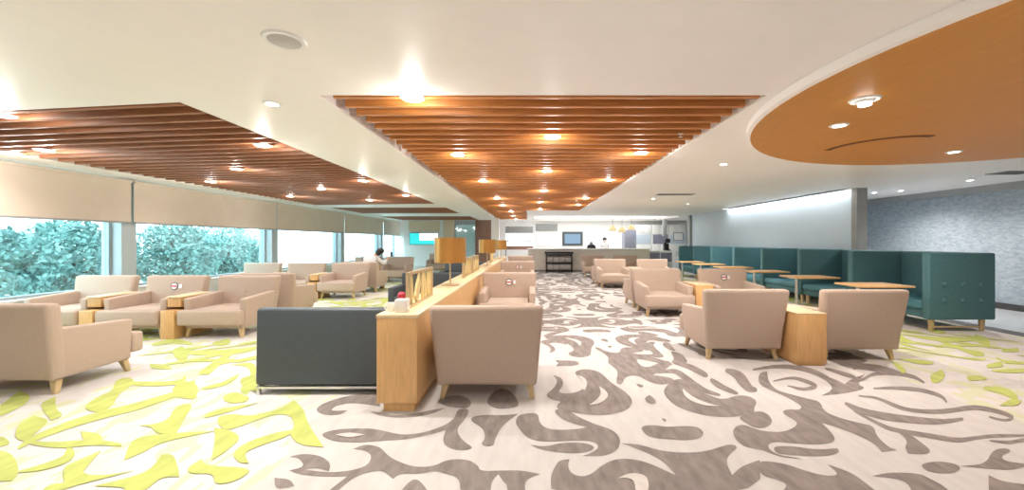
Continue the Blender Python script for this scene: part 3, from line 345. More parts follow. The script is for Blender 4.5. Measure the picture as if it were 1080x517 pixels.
# ------------------------------------------------------------------ walls, windows
def wall_left():
    w = MB(); w.box(-8.4, -8.0, -5, 24.2, 0, .50); w.box(-8.4, -8.0, -5, 24.2, 2.62, H)
    ys = [7.72+4.55*k for k in range(-1, 5)]
    w.box(-8.4, -8.0, -5, 3.2, .50, 2.62)  # unseen solid stretch, put in to cut daylight on the left front
    struct(w, 'wall_left', M['sill'])
    for i, y in enumerate(ys):
        if y < 24: struct(MB().box(-8.36, -7.96, y+.06, min(24.1, y+.36), .50, 2.62, .01), 'wall_left_pillar', M['pillar'])
    for i, y in enumerate(ys):
        a, b = y+.36, min(y+4.61, 24.1)
        if a > 24: continue
        f = MB()
        f.box(-8.25, -8.15, a, b, .50, .58); f.box(-8.25, -8.15, a, b, 2.54, 2.62); f.box(-8.25, -8.15, a, a+.06, .58, 2.54); f.box(-8.25, -8.15, b-.06, b, .58, 2.54)
        o = struct(f, 'window_%d' % (i+1), M['frame'])
        MB().box(-8.205, -8.195, a+.06, b-.06, .58, 2.54).build('pane', M['glass'], o)
        MB().box(-8.15, -7.97, a, b, .50, .535, .008).build('window_sill', M['sill'], o)
        places = ['at the frame edge over the large front window', 'over the second window with trees', 'over the third, blown-out window', 'over the fourth, narrow-looking window', 'over the window nearest the far wall']
        if b > 2.5:
            t = thing('roller_blind', 'beige roller blind '+places[min(i, 4)], 'blind', (-7.90, (a+b)/2, 2.64), 0, 'roller blinds along the windows')
            h = (b-a)/2+.12
            MB().box(-.006, .006, -h, h, -.80, 0).build('blind_fabric', M['blind'], t)
            MB().tube((0, -h, 0), (0, h, 0), .03).build('roller', M['blind'], t)
            MB().box(-.012, .012, -h, h, -.83, -.795, .005).build('bottom_bar', M['greytrim'], t)
wall_left()
struct(MB().box(10.2, 10.4, -5, 24.2, 0, H), 'wall_right', M['paper'])
struct(MB().box(10.175, 10.2, -5, 24, 0, .13), 'baseboard_right', M['dark'])
struct(MB().box(-8.4, 10.4, -5.2, -5, 0, H), 'wall_back', M['white'])
struct(MB().box(-8.4, 10.4, 24.2, 24.4, 0, H), 'wall_far', M['white'])
struct(MB().box(7.68, 7.83, 9.42, 18.8, 0, H+.2), 'wall_partition', M['partition'])
struct(MB().box(7.62, 7.86, 9.25, 9.42, 0, H), 'trim_1', M['greytrim'])
struct(MB().box(7.58, 7.86, 18.8, 19.05, 0, H), 'trim_2', M['greytrim'])
struct(MB().box(10.1, 10.2, -5, 24, 2.55, H), 'trim_3', M['greytrim'])
# cove strip in the ceiling slot over the partition
t = thing('cove_light', 'white cove light strip along the top of the blue grey partition', 'light', (7.53, 12.42, H+.2))
MB().box(-.03, .03, -3.0, 3.0, -.01, .02).build('led_strip', M['led'], t)
MB().box(-.05, .05, -3.02, 3.02, .02, .058).build('channel', M['white'], t)

# ------------------------------------------------------------------ round timber ceiling disc
t = thing('round_ceiling_disc', 'big round orange timber ceiling disc with a pale rim, upper right', 'ceiling panel', (5.14, 3.05, 2.62))
R = 3.02
MB().lathe([(R, .0), (R+.03, .012), (R+.03, .079)], n=120).build('rim', M['ceiling'], t)
MB().lathe([(R-.006, -.004), (R-.006, .05)], n=120).build('timber_face', M['disc'], t)

# ------------------------------------------------------------------ ceiling fittings
def light_data():
    l = bpy.data.lights.new('downlight', 'SPOT'); l.energy = DOWN_W; l.color = WARM; l.spot_size = math.radians(150); l.spot_blend = .8; l.shadow_soft_size = .06; return l
LD = {1.0: light_data(), 2.0: light_data()}; LD[2.0].energy = DOWN_W*2.0; LD[3.0] = light_data(); LD[3.0].energy = DOWN_W*3.2; LD[1.5] = bpy.data.lights.new('added_slat_glow', 'POINT'); LD[1.5].energy = 6.0; LD[1.5].color = WARM; LD[1.5].shadow_soft_size = .05
def downlight(name, label, group, x, y, z, r=.075, lit=True, proto={}, gain=1.0):
    t = thing(name, label, 'downlight', (x, y, z), 0, group)
    key = (r,)
    if key not in proto:
        proto[key] = (MB().lathe([(r, -.004), (r, -.010), (r+.012, -.014), (r+.03, -.004), (r+.03, 0), (r, 0)], n=28).build('trim_ring', M['white'], t),
                      MB().lathe([(r, -.006), (r, -.002)], n=28).build('lens', M['lamp'], t))
    else:
        for q in proto[key]:
            c = q.copy(); COL.objects.link(c); c.parent = t
    if lit and gain == 1.5:                 # added point light under the lens, for a halo on the slats
        l = bpy.data.objects.new('bulb', LD[1.5]); COL.objects.link(l); l.parent = t; l.location = (0, 0, -.085)
        gain = 1.0
    if lit:
        l = bpy.data.objects.new('bulb', LD[gain]); COL.objects.link(l); l.parent = t; l.location = (0, 0, -.03)
def many(pts, name, what, group, z, r, each=1.0):
    P = sorted((cpos(x, y, z) for x, y in pts), key=lambda p: p[1])
    for i, (x, y) in enumerate(P):
        downlight(name, '%s %s' % (ORD[i], what), group, x, y, z, r, True, gain=each)
many([(435, 103), (583, 144), (483, 163), (676, 161), (577, 180), (509, 190.5), (643, 189.6), (574, 201), (524, 209), (618, 209), (570, 213), (570, 220.6), (530, 216.5), (610, 216), (539, 223), (541.5, 227.6), (544, 231)],
     'downlight', 'round downlight set in the long orange slat ceiling', 'downlights in the orange slat ceiling', H-.002, .075, 1.5)
many([(2, 121), (47, 158), (12, 161), (277, 153), (250, 178), (222, 191.5), (383, 190.5), (339, 199), (306, 207), (390, 211), (428, 206)],
     'downlight', 'round downlight set in the large brown slat ceiling', 'downlights in the brown slat ceiling', H-.002, .075, 1.5)
many([(287, 109), (763, 173), (689, 209.6), (725.5, 215)], 'downlight', 'small downlight in the white plaster ceiling', 'downlights in the white ceiling', H, .05, 3.0)
many([(1023, 190), (922, 203), (950, 201), (951, 207)], 'downlight', 'downlight in the ceiling by the mosaic wallpaper', 'downlights beside the mosaic wall', H, .055, 2.0)
many([(885, 132), (1006, 160)], 'downlight', 'lit downlight set in the round orange disc', 'downlights in the orange disc', 2.616, .055, 2.0)
for x, y in ((-5.5, .6), (-2.4, .8), (.3, .4), (-5.5, -2.6), (-1.2, -2.6), (2.6, -2.2), (6.2, -2.4), (3.2, .2), (6.6, .3)):    # unseen lamps out of view; last two added to brighten the right front
    downlight('downlight', 'unseen recessed downlight in the white ceiling over the camera end of the lounge', 'downlights behind the view', x, y, H, .06, gain=2.0 if y < 0 else 1.0)
x, y = cpos(912, 105, 2.616)
t = thing('eyeball_spotlight', 'tilted eyeball spotlight above the other lights of the orange disc', 'spotlight', (x, y, 2.616))
MB().lathe([(.08, -.004), (.08, -.012), (.10, -.012), (.11, 0), (.08, 0)]).build('trim_ring', M['white'], t)
MB().ball((0, 0, -.005), .07, (1, 1, .55)).build('eyeball', M['ceramic'], t)
MB().lathe([(.045, -.048), (.045, -.04)], n=20).build('lens', M['lamp'], t)
x, y = cpos(300, 42)
t = thing('ceiling_speaker', 'round grey ceiling speaker grille in the white ceiling', 'speaker', (x, y, H))
MB().lathe([(.095, -.004), (.095, -.012), (.118, -.012), (.125, 0), (.095, 0)]).build('rim', M['white'], t)
MB().lathe([(.096, -.008), (.09, -.012), (.0, -.014)]).build('grille', M['speaker'], t)
t = thing('slot_vent', 'dark curved slot vent in the round orange disc', 'vent', (4.35, 4.95, 2.616))
a = MB()
for i in range(14):
    u0, u1 = math.radians(168+i*8), math.radians(176+i*8)
    q = lambda r, u: (r*math.cos(u), r*math.sin(u))
    P = [q(.53, u0), q(.60, u0), q(.60, u1), q(.53, u1)]
    a.hexa([p+(-.006,) for p in P], [p+(0,) for p in P])
a.build('slot', M['slat_dark'], t)
def vent(px, py, w, d, label):
    x, y = cpos(px, py); t = thing('linear_vent', label, 'vent', (x, y, H))
    f = MB(); f.box(-w/2, w/2, -d/2, -d/2+.02, -.012, 0); f.box(-w/2, w/2, d/2-.02, d/2, -.012, 0); f.box(-w/2, -w/2+.02, -d/2, d/2, -.012, 0); f.box(w/2-.02, w/2, -d/2, d/2, -.012, 0)
    f.build('vent_frame', M['greytrim'], t)
    s = MB()
    n = max(3, int(d/.05))
    for i in range(n): s.box(-w/2+.02, w/2-.02, -d/2+.02+i*(d-.04)/n, -d/2+.03+i*(d-.04)/n, -.010, -.001)
    s.build('slats', M['greytrim'], t); MB().box(-w/2+.02, w/2-.02, -d/2+.02, d/2-.02, -.0015, -.0005).build('backing', M['dark'], t)
vent(712, 205, .95, .30, 'linear air vent in the white ceiling ahead of the bar')
vent(1068, 182, .60, .35, 'square air vent in the ceiling by the right edge')
x, y = cpos(720, 146); 
t = thing('sprinkler_head', 'tiny sprinkler head beneath the orange slats', 'sprinkler', (1.75, 4.6, H-.001))
MB().lathe([(.03, 0), (.03, -.008), (.008, -.012), (.008, -.035), (.022, -.037), (.022, -.042), (0, -.042)][::-1], n=14).build('head', M['steel'], t)

# ------------------------------------------------------------------ beige armchairs
def make_armchair():
    t = thing('armchair', '', 'armchair')
    F = M['beige']
    MB().box(-.435, .435, -.36, .34, .14, .27, .015).build('frame', F, t)
    s = MB(); s.box(-.365, .365, -.47, .30, .255, .425, .035, 3); s.box(-.465, .465, -.485, -.345, .20, .425, .035, 3); s.build('seat_cushion', F, t)
    for q in (-1, 1):
        X = lambda a, b: (min(a*q, b*q), max(a*q, b*q))
        a0, a1 = X(.36, .455); b0, b1 = X(.375, .485)
        MB().hexa([(a0, -.335, .14), (a1, -.335, .14), (a1, .40, .14), (a0, .40, .14)], [(b0, -.345, .585), (b1, -.345, .585), (b1, .44, .635), (b0, .44, .635)], .025, 3).build('armrest', F, t)
    MB().frus((-.455, .455, .25, .395, .135), (-.515, .515, .365, .50, .875), .045, 4).build('backrest', F, t)
    for sx in (-1, 1):
        for sy in (-1, 1):
            x, y = .385*sx, .31*sy; dx, dy = .03*sx, .03*sy
            MB().frus((x+dx-.02, x+dx+.02, y+dy-.02, y+dy+.02, 0), (x-.034, x+.034, y-.034, y+.034, .15), .006).build('leg', M['leg'], t)
    return t
def sticker(t, x=0, z=.70):
    # round distancing sticker on the front of the backrest, which leans back
    y = .245+(z-.135)/.74*.115
    e = bpy.data.objects.new('seat_sticker', None); 
    a = math.radians(8.8)
    s = MB(); s.lathe([(.062, 0), (.062, -.004)], (0, 0, 0), 24, 'Y', 0); s.lathe([(.05, -.004), (.05, -.0055)], (0, 0, 0), 24, 'Y', 1)
    s.hexa([(-.045, -.0072, -.012), (.045, -.0072, -.012), (.045, -.005, -.012), (-.045, -.005, -.012)], [(-.045, -.0072, .012), (.045, -.0072, .012), (.045, -.005, .012), (-.045, -.005, .012)], mi=2)
    s.box(.075, .125, -.004, 0, -.035, .035, mi=1)
    o = s.build('seat_sticker', [M['black'], M['stick_white'], M['stick_red']], t); o.location = (x, y, z); o.rotation_euler = (-a, 0, 0)
    o['label'] = 'round black, white and red seat sticker'
def button(t, x, z):
    y = .245+(z-.135)/.74*.115
    MB().ball((x, y, z), .018, (1, .4, 1), 12).build('button', M['beige'], t)
A, Fc = math.pi, 0.0
CH = [ # x, y, facing, label, sticker/button, group
 (2.62, 5.25, A, 'beige armchair seen from behind at the right front, left of the small wooden box', 0),
 (4.03, 5.22, A, 'beige armchair seen from behind, between the small wooden box and the teal booth', 0),
 (2.70, 8.05, Fc, 'beige armchair facing us across from the right front pair, nearest the aisle', 'b'),
 (4.10, 8.05, Fc, 'beige armchair facing us with a round sticker on its back, beside the booth tables', 's'),
 (2.70, 9.05, A, 'beige armchair turned away, back to back with the right aisle chair facing us', 0),
 (2.68, 12.75, Fc, 'beige armchair facing us in the middle of the right aisle row', 0),
 (4.06, 12.75, Fc, 'beige armchair facing us in the middle row, on the booth side', 0),
 (2.68, 13.77, A, 'beige armchair turned away behind the middle right aisle chair', 0),
 (2.72, 16.75, Fc, 'farthest beige aisle armchair before the bar counter', 0),
 (4.14, 16.75, Fc, 'farthest beige armchair before the bar, on the booth side', 0),
 (-.385, 4.02, A, 'large beige armchair seen from behind, in front beside the end of the wooden console', 0),
 (-.37, 7.05, Fc, 'pale beige armchair facing us on the right of the console with a round sticker', 's'),
 (-.34, 11.4, Fc, 'second pale beige sticker armchair along the console, further back', 's'),
 (-.34, 15.8, Fc, 'third and farthest beige armchair along the right of the console', 0),
 (-4.92, 4.13, A, 'beige armchair seen from behind at the left front edge', 0),
 (-4.76, 6.37, Fc, 'beige armchair facing us at the inner end of the window row', 'b'),
 (-5.97, 6.37, Fc, 'beige window row armchair facing us with a round sticker', 's'),
 (-7.18, 6.37, Fc, 'beige armchair facing us nearest the window in the front window row', 0),
 (-4.82, 7.75, A, 'beige armchair turned away, behind the inner end of the front window row', 0),
 (-4.87, 10.47, Fc, 'beige armchair facing us at the inner end of the second window row', 0),
 (-6.07, 10.47, Fc, 'beige armchair facing us in the middle of the second window row', 0),
 (-7.27, 10.47, Fc, 'beige armchair facing us nearest the window in the second row', 0),
 (-4.80, 11.75, A, 'beige armchair turned away that the person in white sits in', 0),
 (-4.85, 14.6, Fc, 'beige armchair facing us at the inner end of the third window row', 0),
 (-6.05, 14.6, Fc, 'beige armchair facing us, second in the third window row', 0),
 (-4.30, 18.8, Fc, 'farthest beige armchair facing us in front of the television wall', 0),
]
proto = make_armchair(); made = []
for i, (x, y, r, lab, ex) in enumerate(CH):
    c = proto if i == 0 else copy_tree(proto)
    c.location = (x, y, 0); c.rotation_euler = (0, 0, r); c['label'] = lab; c['category'] = 'armchair'; c['group'] = 'beige lounge armchairs'
    made.append((c, ex))
for c, ex in made:
    if ex == 's': sticker(c)
    if ex == 'b': button(c, 0, .62)

# ------------------------------------------------------------------ oak side boxes between armchairs
def make_side_box(w, d, cubby):
    t = thing('side_table', '', 'side table')
    if not cubby:
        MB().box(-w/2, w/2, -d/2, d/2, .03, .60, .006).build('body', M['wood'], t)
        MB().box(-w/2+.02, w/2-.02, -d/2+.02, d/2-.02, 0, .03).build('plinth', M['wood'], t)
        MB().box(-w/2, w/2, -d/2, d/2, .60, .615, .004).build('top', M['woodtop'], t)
    else:                                   # open shelf under the top
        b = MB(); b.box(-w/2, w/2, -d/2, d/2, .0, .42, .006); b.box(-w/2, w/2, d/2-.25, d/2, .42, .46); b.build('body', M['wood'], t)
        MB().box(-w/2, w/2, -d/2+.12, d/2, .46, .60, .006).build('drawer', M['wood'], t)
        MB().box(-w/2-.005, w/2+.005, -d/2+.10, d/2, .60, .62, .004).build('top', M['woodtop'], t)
    return t
b0 = make_side_box(.35, .75, False); b1 = make_side_box(.205, .74, True)
BX = [(b0, 3.30, 5.02, 'oak box side table between the two armchairs seen from behind at the right front'),
      (b0, 3.41, 8.1, 'oak box side table between the facing right armchairs, sticker chair on its right'),
      (b0, 3.37, 12.8, 'oak box side table in the middle right row'),
      (b1, -5.365, 6.27, 'oak side table with stepped front at the inner end of the window row'),
      (b1, -6.575, 6.27, 'oak side table with stepped front nearer the window in the front row'),
      (b1, -5.47, 10.37, 'oak side table in the second window row, inner end'),
      (b1, -6.67, 10.37, 'oak side table in the second window row, near the window'),
      (b1, -5.45, 14.5, 'oak side table in the third window row'),
      (b0, -5.65, 4.25, 'oak box side table at the far side of the left front armchair')]
seen = set()
for p, x, y, lab in BX:
    o = p if id(p) not in seen else copy_tree(p); seen.add(id(p))
    o.location = (x, y, 0); tag(o, lab, 'side table', 'oak side tables between armchairs')

# ------------------------------------------------------------------ the long console with lamps and leaf screens
CX0, CX1, CT = -1.296, -.95, .83
cx = (CX0+CX1)/2
t = thing('console', 'long pale oak console running away down the middle of the lounge', 'console', (cx, 3.38, 0))
hw = (CX1-CX0)/2
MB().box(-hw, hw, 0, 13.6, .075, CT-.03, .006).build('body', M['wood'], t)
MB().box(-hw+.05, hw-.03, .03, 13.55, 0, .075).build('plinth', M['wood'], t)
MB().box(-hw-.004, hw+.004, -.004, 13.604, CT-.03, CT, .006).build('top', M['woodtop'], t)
def make_lamp():
    t = thing('table_lamp', '', 'lamp')
    MB().lathe([(0, 0), (.13, 0), (.13, .012), (.03, .022), (.012, .03), (0, .03)], n=32).build('base', M['brass'], t)
    MB().tube((0, 0, .02), (0, 0, .62), .011).build('stem', M['brass'], t)
    MB().lathe([(.215, .325), (.222, .325), (.222, .675), (.215, .675), (.215, .325)], n=48).build('lamp_shade', M['shade'], t)
    s = MB(); s.tube((-.215, 0, .62), (.215, 0, .62), .005, n=6); s.tube((0, -.215, .62), (0, .215, .62), .005, n=6); s.build('shade_spider', M['brass'], t)
    MB().ball((0, 0, .53), .04, (1, 1, 1.3)).build('light_bulb', M['lamp'], t)
    return t
l0 = make_lamp()
for i, (x, y, lab) in enumerate([(-1.12, 5.66, 'nearest drum table lamp with a copper shade on the console'), (-1.09, 10.4, 'middle drum table lamp with a copper shade on the console'), (-1.06, 15.0, 'farthest drum table lamp on the console')]):
    o = l0 if i == 0 else copy_tree(l0); o.location = (x, y, CT); tag(o, lab, 'lamp', 'copper drum lamps on the console')
def make_screen(L):
    t = thing('leaf_screen', '', 'screen'); h = .335
    f = MB(); f.box(-.014, .014, 0, L, h-.03, h, .003); f.box(-.014, .014, 0, L, 0, .02, .003); f.build('rail', M['brass'], t)
    for y in (0, L-.04): MB().box(-.016, .016, y, y+.04, 0, h, .004).build('post', M['brass'], t)
    MB().box(-.006, .006, .04, L-.04, .02, h-.03).build('pane', M['clear'], t)
    rnd = random.Random(3)
    for y, w, lean in ((.13, .05, .0), (.30, .14, .10), (.52, .05, .02), (.62, .05, -.02), (.74, .06, .0), (.83, .04, .01)):   # gold leaf and reeds pressed in the pane
        P = [(y, .02), (y-w*.5, .09), (y-w*.42+lean*.5, .19), (y+lean, .303), (y+w*.5+lean*.5, .18), (y+w*.45, .08)]
        n = len(P); bm = bmesh.new(); A = [bm.verts.new((-.011, p, q)) for p, q in P]; B = [bm.verts.new((.011, p, q)) for p, q in P]
        bm.faces.new(A[::-1]); bm.faces.new(B)
        for i in range(n): bm.faces.new((A[i], A[(i+1) % n], B[(i+1) % n], B[i]))
        b = MB(); b._merge(bm); b.build('gold_leaf', M['leaf'], t)
    return t
s0 = make_screen(.92)
for i, (y, lab) in enumerate([(3.66, 'nearest bronze framed screen with gold leaves on the console, before the first lamp'), (6.75, 'second bronze framed gold leaf screen, just behind the first lamp'), (7.85, 'third bronze framed gold leaf screen behind the first lamp'), (11.5, 'bronze framed gold leaf screen behind the middle lamp')]):
    o = s0 if i == 0 else copy_tree(s0); o.location = (-1.12, y, CT); tag(o, lab, 'screen', 'gold leaf screens on the console')
t = thing('tissue_box', 'white square container at the front end of the console', 'container', (-1.12, 3.52, CT))
MB().box(-.055, .055, -.05, .05, 0, .115, .01).build('box', M['ceramic'], t); MB().box(-.035, .035, -.012, .012, .112, .118, .002).build('slot', M['greytrim'], t)
t = thing('cup', 'small white cup at the left corner of the console end', 'cup', (-1.235, 3.56, CT))
MB().lathe([(0, 0), (.03, 0), (.042, .075), (.038, .075), (.027, .006), (0, .006)][::-1], n=24).build('cup_body', M['ceramic'], t)
h = MB()
for i in range(8):
    a0, a1 = math.pi*(i/8-.5), math.pi*((i+1)/8-.5); h.tube((-.034-.026*math.cos(a0), 0, .04+.024*math.sin(a0)), (-.034-.026*math.cos(a1), 0, .04+.024*math.sin(a1)), .005, n=8)
h.build('handle', M['ceramic'], t)
t = thing('bottle', 'small bottle with a round red cap behind the white container', 'bottle', (-1.19, 3.72, CT))
MB().lathe([(0, 0), (.035, 0), (.035, .06), (.02, .085), (0, .085)][::-1], n=20).build('bottle_body', M['ceramic'], t)
MB().lathe([(.030, .08), (.036, .095), (.033, .135), (.018, .15), (0, .152)], n=20).build('cap', M['red'], t)

# ------------------------------------------------------------------ navy sofas left of the console
def make_sofa():
    t = thing('sofa', '', 'sofa')
    N = M['navy']
    MB().frus((-.645, .645, .30, .43, .085), (-.62, .62, .34, .45, .82), .03, 4).build('backrest', N, t)
    MB().box(-.60, .60, -.42, .31, .17, .30, .02).build('frame', N, t)
    MB().box(-.53, .53, -.45, .31, .30, .44, .045, 4).build('seat_cushion', N, t)
    for q in (-1, 1):
        MB().box(min(.53*q, .64*q), max(.53*q, .64*q), -.42, .33, .16, .60, .03, 3).build('armrest', N, t)
    r = MB(); r.box(-.63, .63, .405, .435, .055, .08, .004); r.box(-.63, .63, -.40, -.37, .055, .08, .004); r.box(-.63, -.60, -.40, .43, .055, .08, .004); r.box(.60, .63, -.40, .43, .055, .08, .004)
    for x in (-.5, .5):
        for y in (-.3, .2): r.box(x-.015, x+.015, y-.015, y+.015, .08, .18)
    r.build('base_rail', M['steel'], t)
    for x in (-.61, .61):
        for y in (-.385, .42): MB().box(x-.015, x+.015, y-.015, y+.015, 0, .06, .003).build('leg', M['steel'], t)
    return t
s0 = make_sofa()
for i, (x, y, r, lab) in enumerate([(-1.955, 4.2, A, 'dark navy sofa seen from behind, nearest, left of the console end'), (-1.965, 7.75, Fc, 'dark navy sofa facing us beyond the nearest one'), (-1.965, 11.9, Fc, 'farther dark navy sofa left of the console near the middle lamp')]):
    o = s0 if i == 0 else copy_tree(s0); o.location = (x, y, 0); o.rotation_euler = (0, 0, r); tag(o, lab, 'sofa', 'navy sofas along the console')

# ------------------------------------------------------------------ teal booth along the partition
def make_pod(first):
    t = thing('booth_sofa', '', 'booth')
    T = M['teal']      # local origin: left front corner on the floor; the pod opens to -X
    d = MB().box(0, 1.08, 0, .13, .19, 1.27, .03, 4).build('divider', T, t)
    MB().box(.95, 1.08, .13, 1.50, .19, 1.268, .03, 4).build('backrest', T, t)
    MB().box(.06, .95, .135, 1.495, .20, .33, .02).build('frame', T, t)
    MB().box(.02, .95, .14, 1.49, .33, .46, .045, 4).build('seat_cushion', M['tealseat'], t)
    for x, y in ((.10, .07), (.92, .07), (.10, 1.40), (.92, 1.40)):
        MB().frus((x-.022, x+.022, y-.022, y+.022, 0), (x-.032, x+.032, y-.032, y+.032, .20), .005).build('leg', M['leg'], t)
    MB().box(.10, .92, .055, .085, .055, .08, .003).build('stretcher', M['leg'], t)
    return t, d
p0, div0 = make_pod(True)
names = ['nearest', 'second', 'third', 'fourth', 'fifth', 'sixth', 'seventh and farthest']
for k in range(7):
    o = p0 if k == 0 else copy_tree(p0)
    o.location = (6.43, 6.40+1.52*k, 0)
    tag(o, ('nearest teal high back booth sofa, its buttoned end panel facing us' if k == 0 else '%s teal high back booth sofa counted from the buttoned end' % names[k]), 'booth', 'teal booth sofas along the partition')
for i in range(3):
    for j in range(2):
        MB().ball((.24+.30*i, -.006, .50+.26*j), .036, (1, .5, 1), 16).build('button', M['teal'], div0)
MB().box(0, 1.08, 1.505, 1.635, .19, 1.27, .03, 4).build('end_panel', M['teal'], o)
def make_booth_table():
    t = thing('booth_table', '', 'table')
    MB().box(-.42, .42, -.30, .30, .715, .745, .006).build('table_top', M['wood'], t)
    MB().tube((-.25, 0, .03), (-.25, 0, .715), .028, n=14).build('column', M['steel'], t)
    MB().box(-.38, .22, -.22, .22, 0, .018, .005).build('base_plate', M['steel'], t)
    MB().box(-.36, -.12, -.10, .10, .70, .716).build('bracket', M['steel'], t)
    return t
t0 = make_booth_table()
for k in range(6):
    o = t0 if k == 0 else copy_tree(t0); o.location = (5.72, 6.62+1.52*k, 0)
    tag(o, ['nearest', 'second', 'third', 'fourth', 'fifth', 'farthest'][k]+' thin wood topped table standing before the teal booth', 'table', 'booth tables')

# ------------------------------------------------------------------ bar
t = thing('bar_counter', 'long pale stone fronted bar counter at the far end of the aisle', 'counter', (2.9, 19.7, 0))
MB().box(-2.95, 2.95, -.4, .4, .08, 1.07).build('front', M['stone'], t); MB().box(-2.9, 2.9, -.34, .4, 0, .08).build('plinth', M['greytrim'], t)
MB().box(-3.0, 3.0, -.46, .46, 1.07, 1.12, .01).build('top', M['ceramic'], t)
t = thing('magazine_rack', 'low dark magazine rack with shelves standing before the bar', 'rack', (1.42, 18.95, 0))
for x in (-.60, .60): MB().box(x-.025, x+.025, -.2, .2, 0, .93, .005).build('side_post', M['black'], t)
for z in (.05, .40, .78): MB().box(-.575, .575, -.2, .2, z, z+.085, .004).build('shelf', M['black'], t)
MB().tube((-.68, 0, .93), (.68, 0, .93), .05).build('top_roll', M['black'], t)
for z, n, lab in ((.136, 4, 'bottom'), (.486, 4, 'middle')):
    for i in range(n):
        x = -.42+i*.28
        q = thing('newspaper', '%s folded grey newspaper from the left on the %s shelf of the rack' % (['first', 'second', 'third', 'fourth'][i], lab), 'newspaper', (1.42+x, 18.93, z), 0, 'newspapers on the rack')
        MB().box(-.13, .13, -.16, .16, 0, .24, .01).build('pages', M['newsprint'], q); MB().box(-.121, .121, -.162, -.155, .03, .06).build('headline', M['greytrim'], q)
# luminous bar ceiling
t = thing('luminous_ceiling_panel', 'bright white luminous ceiling panel above the bar', 'light', (3.8, 21.5, H+.11))
MB().box(-3.5, 3.5, -1.8, 1.8, -.02, 0).build('diffuser', M['barglow'], t)
f = MB(); f.box(-3.56, 3.56, -1.86, -1.8, -.025, 0); f.box(-3.56, 3.56, 1.8, 1.86, -.025, 0); f.box(-3.56, -3.5, -1.8, 1.8, -.025, 0); f.box(3.5, 3.56, -1.8, 1.8, -.025, 0); f.build('panel_frame', M['white'], t)
l = bpy.data.lights.new('bar_light', 'AREA'); l.shape = 'RECTANGLE'; l.size = 6.5; l.size_y = 3.4; l.energy = 38; l.color = (1, .98, .95)
lo = bpy.data.objects.new('bar_light', l); COL.objects.link(lo); lo.parent = t; lo.location = (0, 0, -.04)
# back wall of the bar
def wallbox(name, label, cat, x0, x1, z0, z1, m, y=24.19, dep=.08, inner=None, mg=.05):
    t = thing(name, label, cat, ((x0+x1)/2, y, z0)); w = (x1-x0)/2; h = z1-z0
    MB().box(-w, w, -dep, 0, 0, h, .008).build('case', m, t)
    if inner: MB().box(-w+mg, w-mg, -dep-.006, -dep, mg, h-mg).build('face', inner, t)
    return t
wallbox('menu_board', 'dark grey board above the serving hatch behind the bar', 'board', .40, 1.72, 2.12, 2.52, M['greytrim'], inner=M['greytrim'])
wallbox('light_panel', 'bright white panel under the dark grey board', 'panel', .45, 1.70, 1.20, 2.05, M['white'], inner=M['panelglow'])
t = wallbox('wall_screen', 'dark framed blue screen behind the bar', 'screen', 2.02, 3.25, 1.2, 2.05, M['navy'], inner=M['screen'], mg=.14)
t = thing('refrigerator', 'tall dark blue grey refrigerator behind the bar', 'refrigerator', (5.62, 22.4, 0))
MB().box(-.32, .32, -.35, .35, .05, 2.10, .02).build('body', M['bluegrey'], t)
MB().box(-.30, .30, -.375, -.352, .08, 1.10, .01).build('door', M['bluegrey'], t); MB().box(-.30, .30, -.375, -.352, 1.13, 2.07, .01).build('door', M['bluegrey'], t)
for z0, z1 in ((.75, 1.05), (1.2, 1.6)): MB().tube((.24, -.40, z0), (.24, -.40, z1), .012).build('handle', M['steel'], t)
MB().box(-.28, .28, -.3, .3, 0, .05).build('plinth', M['black'], t)
for k, (x, z) in enumerate([(4.45, 2.30), (4.95, 2.22), (5.45, 2.34)]):
    t = thing('pendant_lamp', ['left', 'middle', 'right'][k]+' one of the three gold pendant lamps over the bar', 'lamp', (x, 21.2, H+.08), 0, 'gold pendants over the bar')
    MB().tube((0, 0, 0), (0, 0, z-H-.06), .008, n=8).build('cord', M['black'], t)
    MB().lathe([(.03, z-H-.06), (.10, z-H-.10), (.22, z-H-.34), (.215, z-H-.34), (.09, z-H-.11), (.02, z-H-.07)], n=28).build('lamp_shade', M['olive'], t)
    MB().ball((0, 0, z-H-.25), .05).build('light_bulb', M['lamp'], t)
    t.scale = (1, 1, 1)
t = thing('coffee_grinder', 'dark squat machine standing on the bar back counter', 'machine', (3.10, 19.85, 1.12))
MB().frus((-.22, .22, -.15, .15, 0), (-.17, .17, -.12, .12, .17), .02).build('body', M['black'], t)
MB().frus((-.10, .10, -.09, .09, .17), (-.04, .04, -.05, .05, .32), .015).build('hopper', M['bluegrey'], t)
MB().box(-.24, -.20, -.04, .04, .05, .09, .01).build('spout', M['steel'], t)
# white service units right of the bar
t = thing('service_cabinet', 'low white service cabinet with dark glass doors right of the bar', 'cabinet', (6.55, 20.2, 0))
MB().box(-.62, .62, -.3, .3, .06, .97, .008).build('body', M['white'], t); MB().box(-.64, .64, -.33, .32, .97, 1.0, .006).build('top', M['ceramic'], t)
for x in (-.30, .30): d = MB().box(x-.27, x+.27, -.325, -.302, .45, .90, .006).build('door', M['bluegrey'], t); MB().tube((x+.2, -.345, .6), (x+.2, -.345, .8), .008).build('handle', M['steel'], d)
MB().box(-.58, .58, -.26, .26, 0, .06).build('plinth', M['black'], t)
t = thing('coffee_machine', 'tall black coffee machine on the white service cabinet', 'coffee machine', (6.98, 20.2, 1.0))
MB().box(-.13, .13, -.2, .2, 0, .06, .01).build('drip_tray', M['black'], t); MB().box(-.12, .12, .0, .2, .06, .58, .01).build('body', M['black'], t); MB().box(-.12, .12, -.2, .01, .40, .60, .015).build('head', M['black'], t)
MB().tube((0, -.11, .34), (0, -.11, .40), .02).build('spout', M['steel'], t)
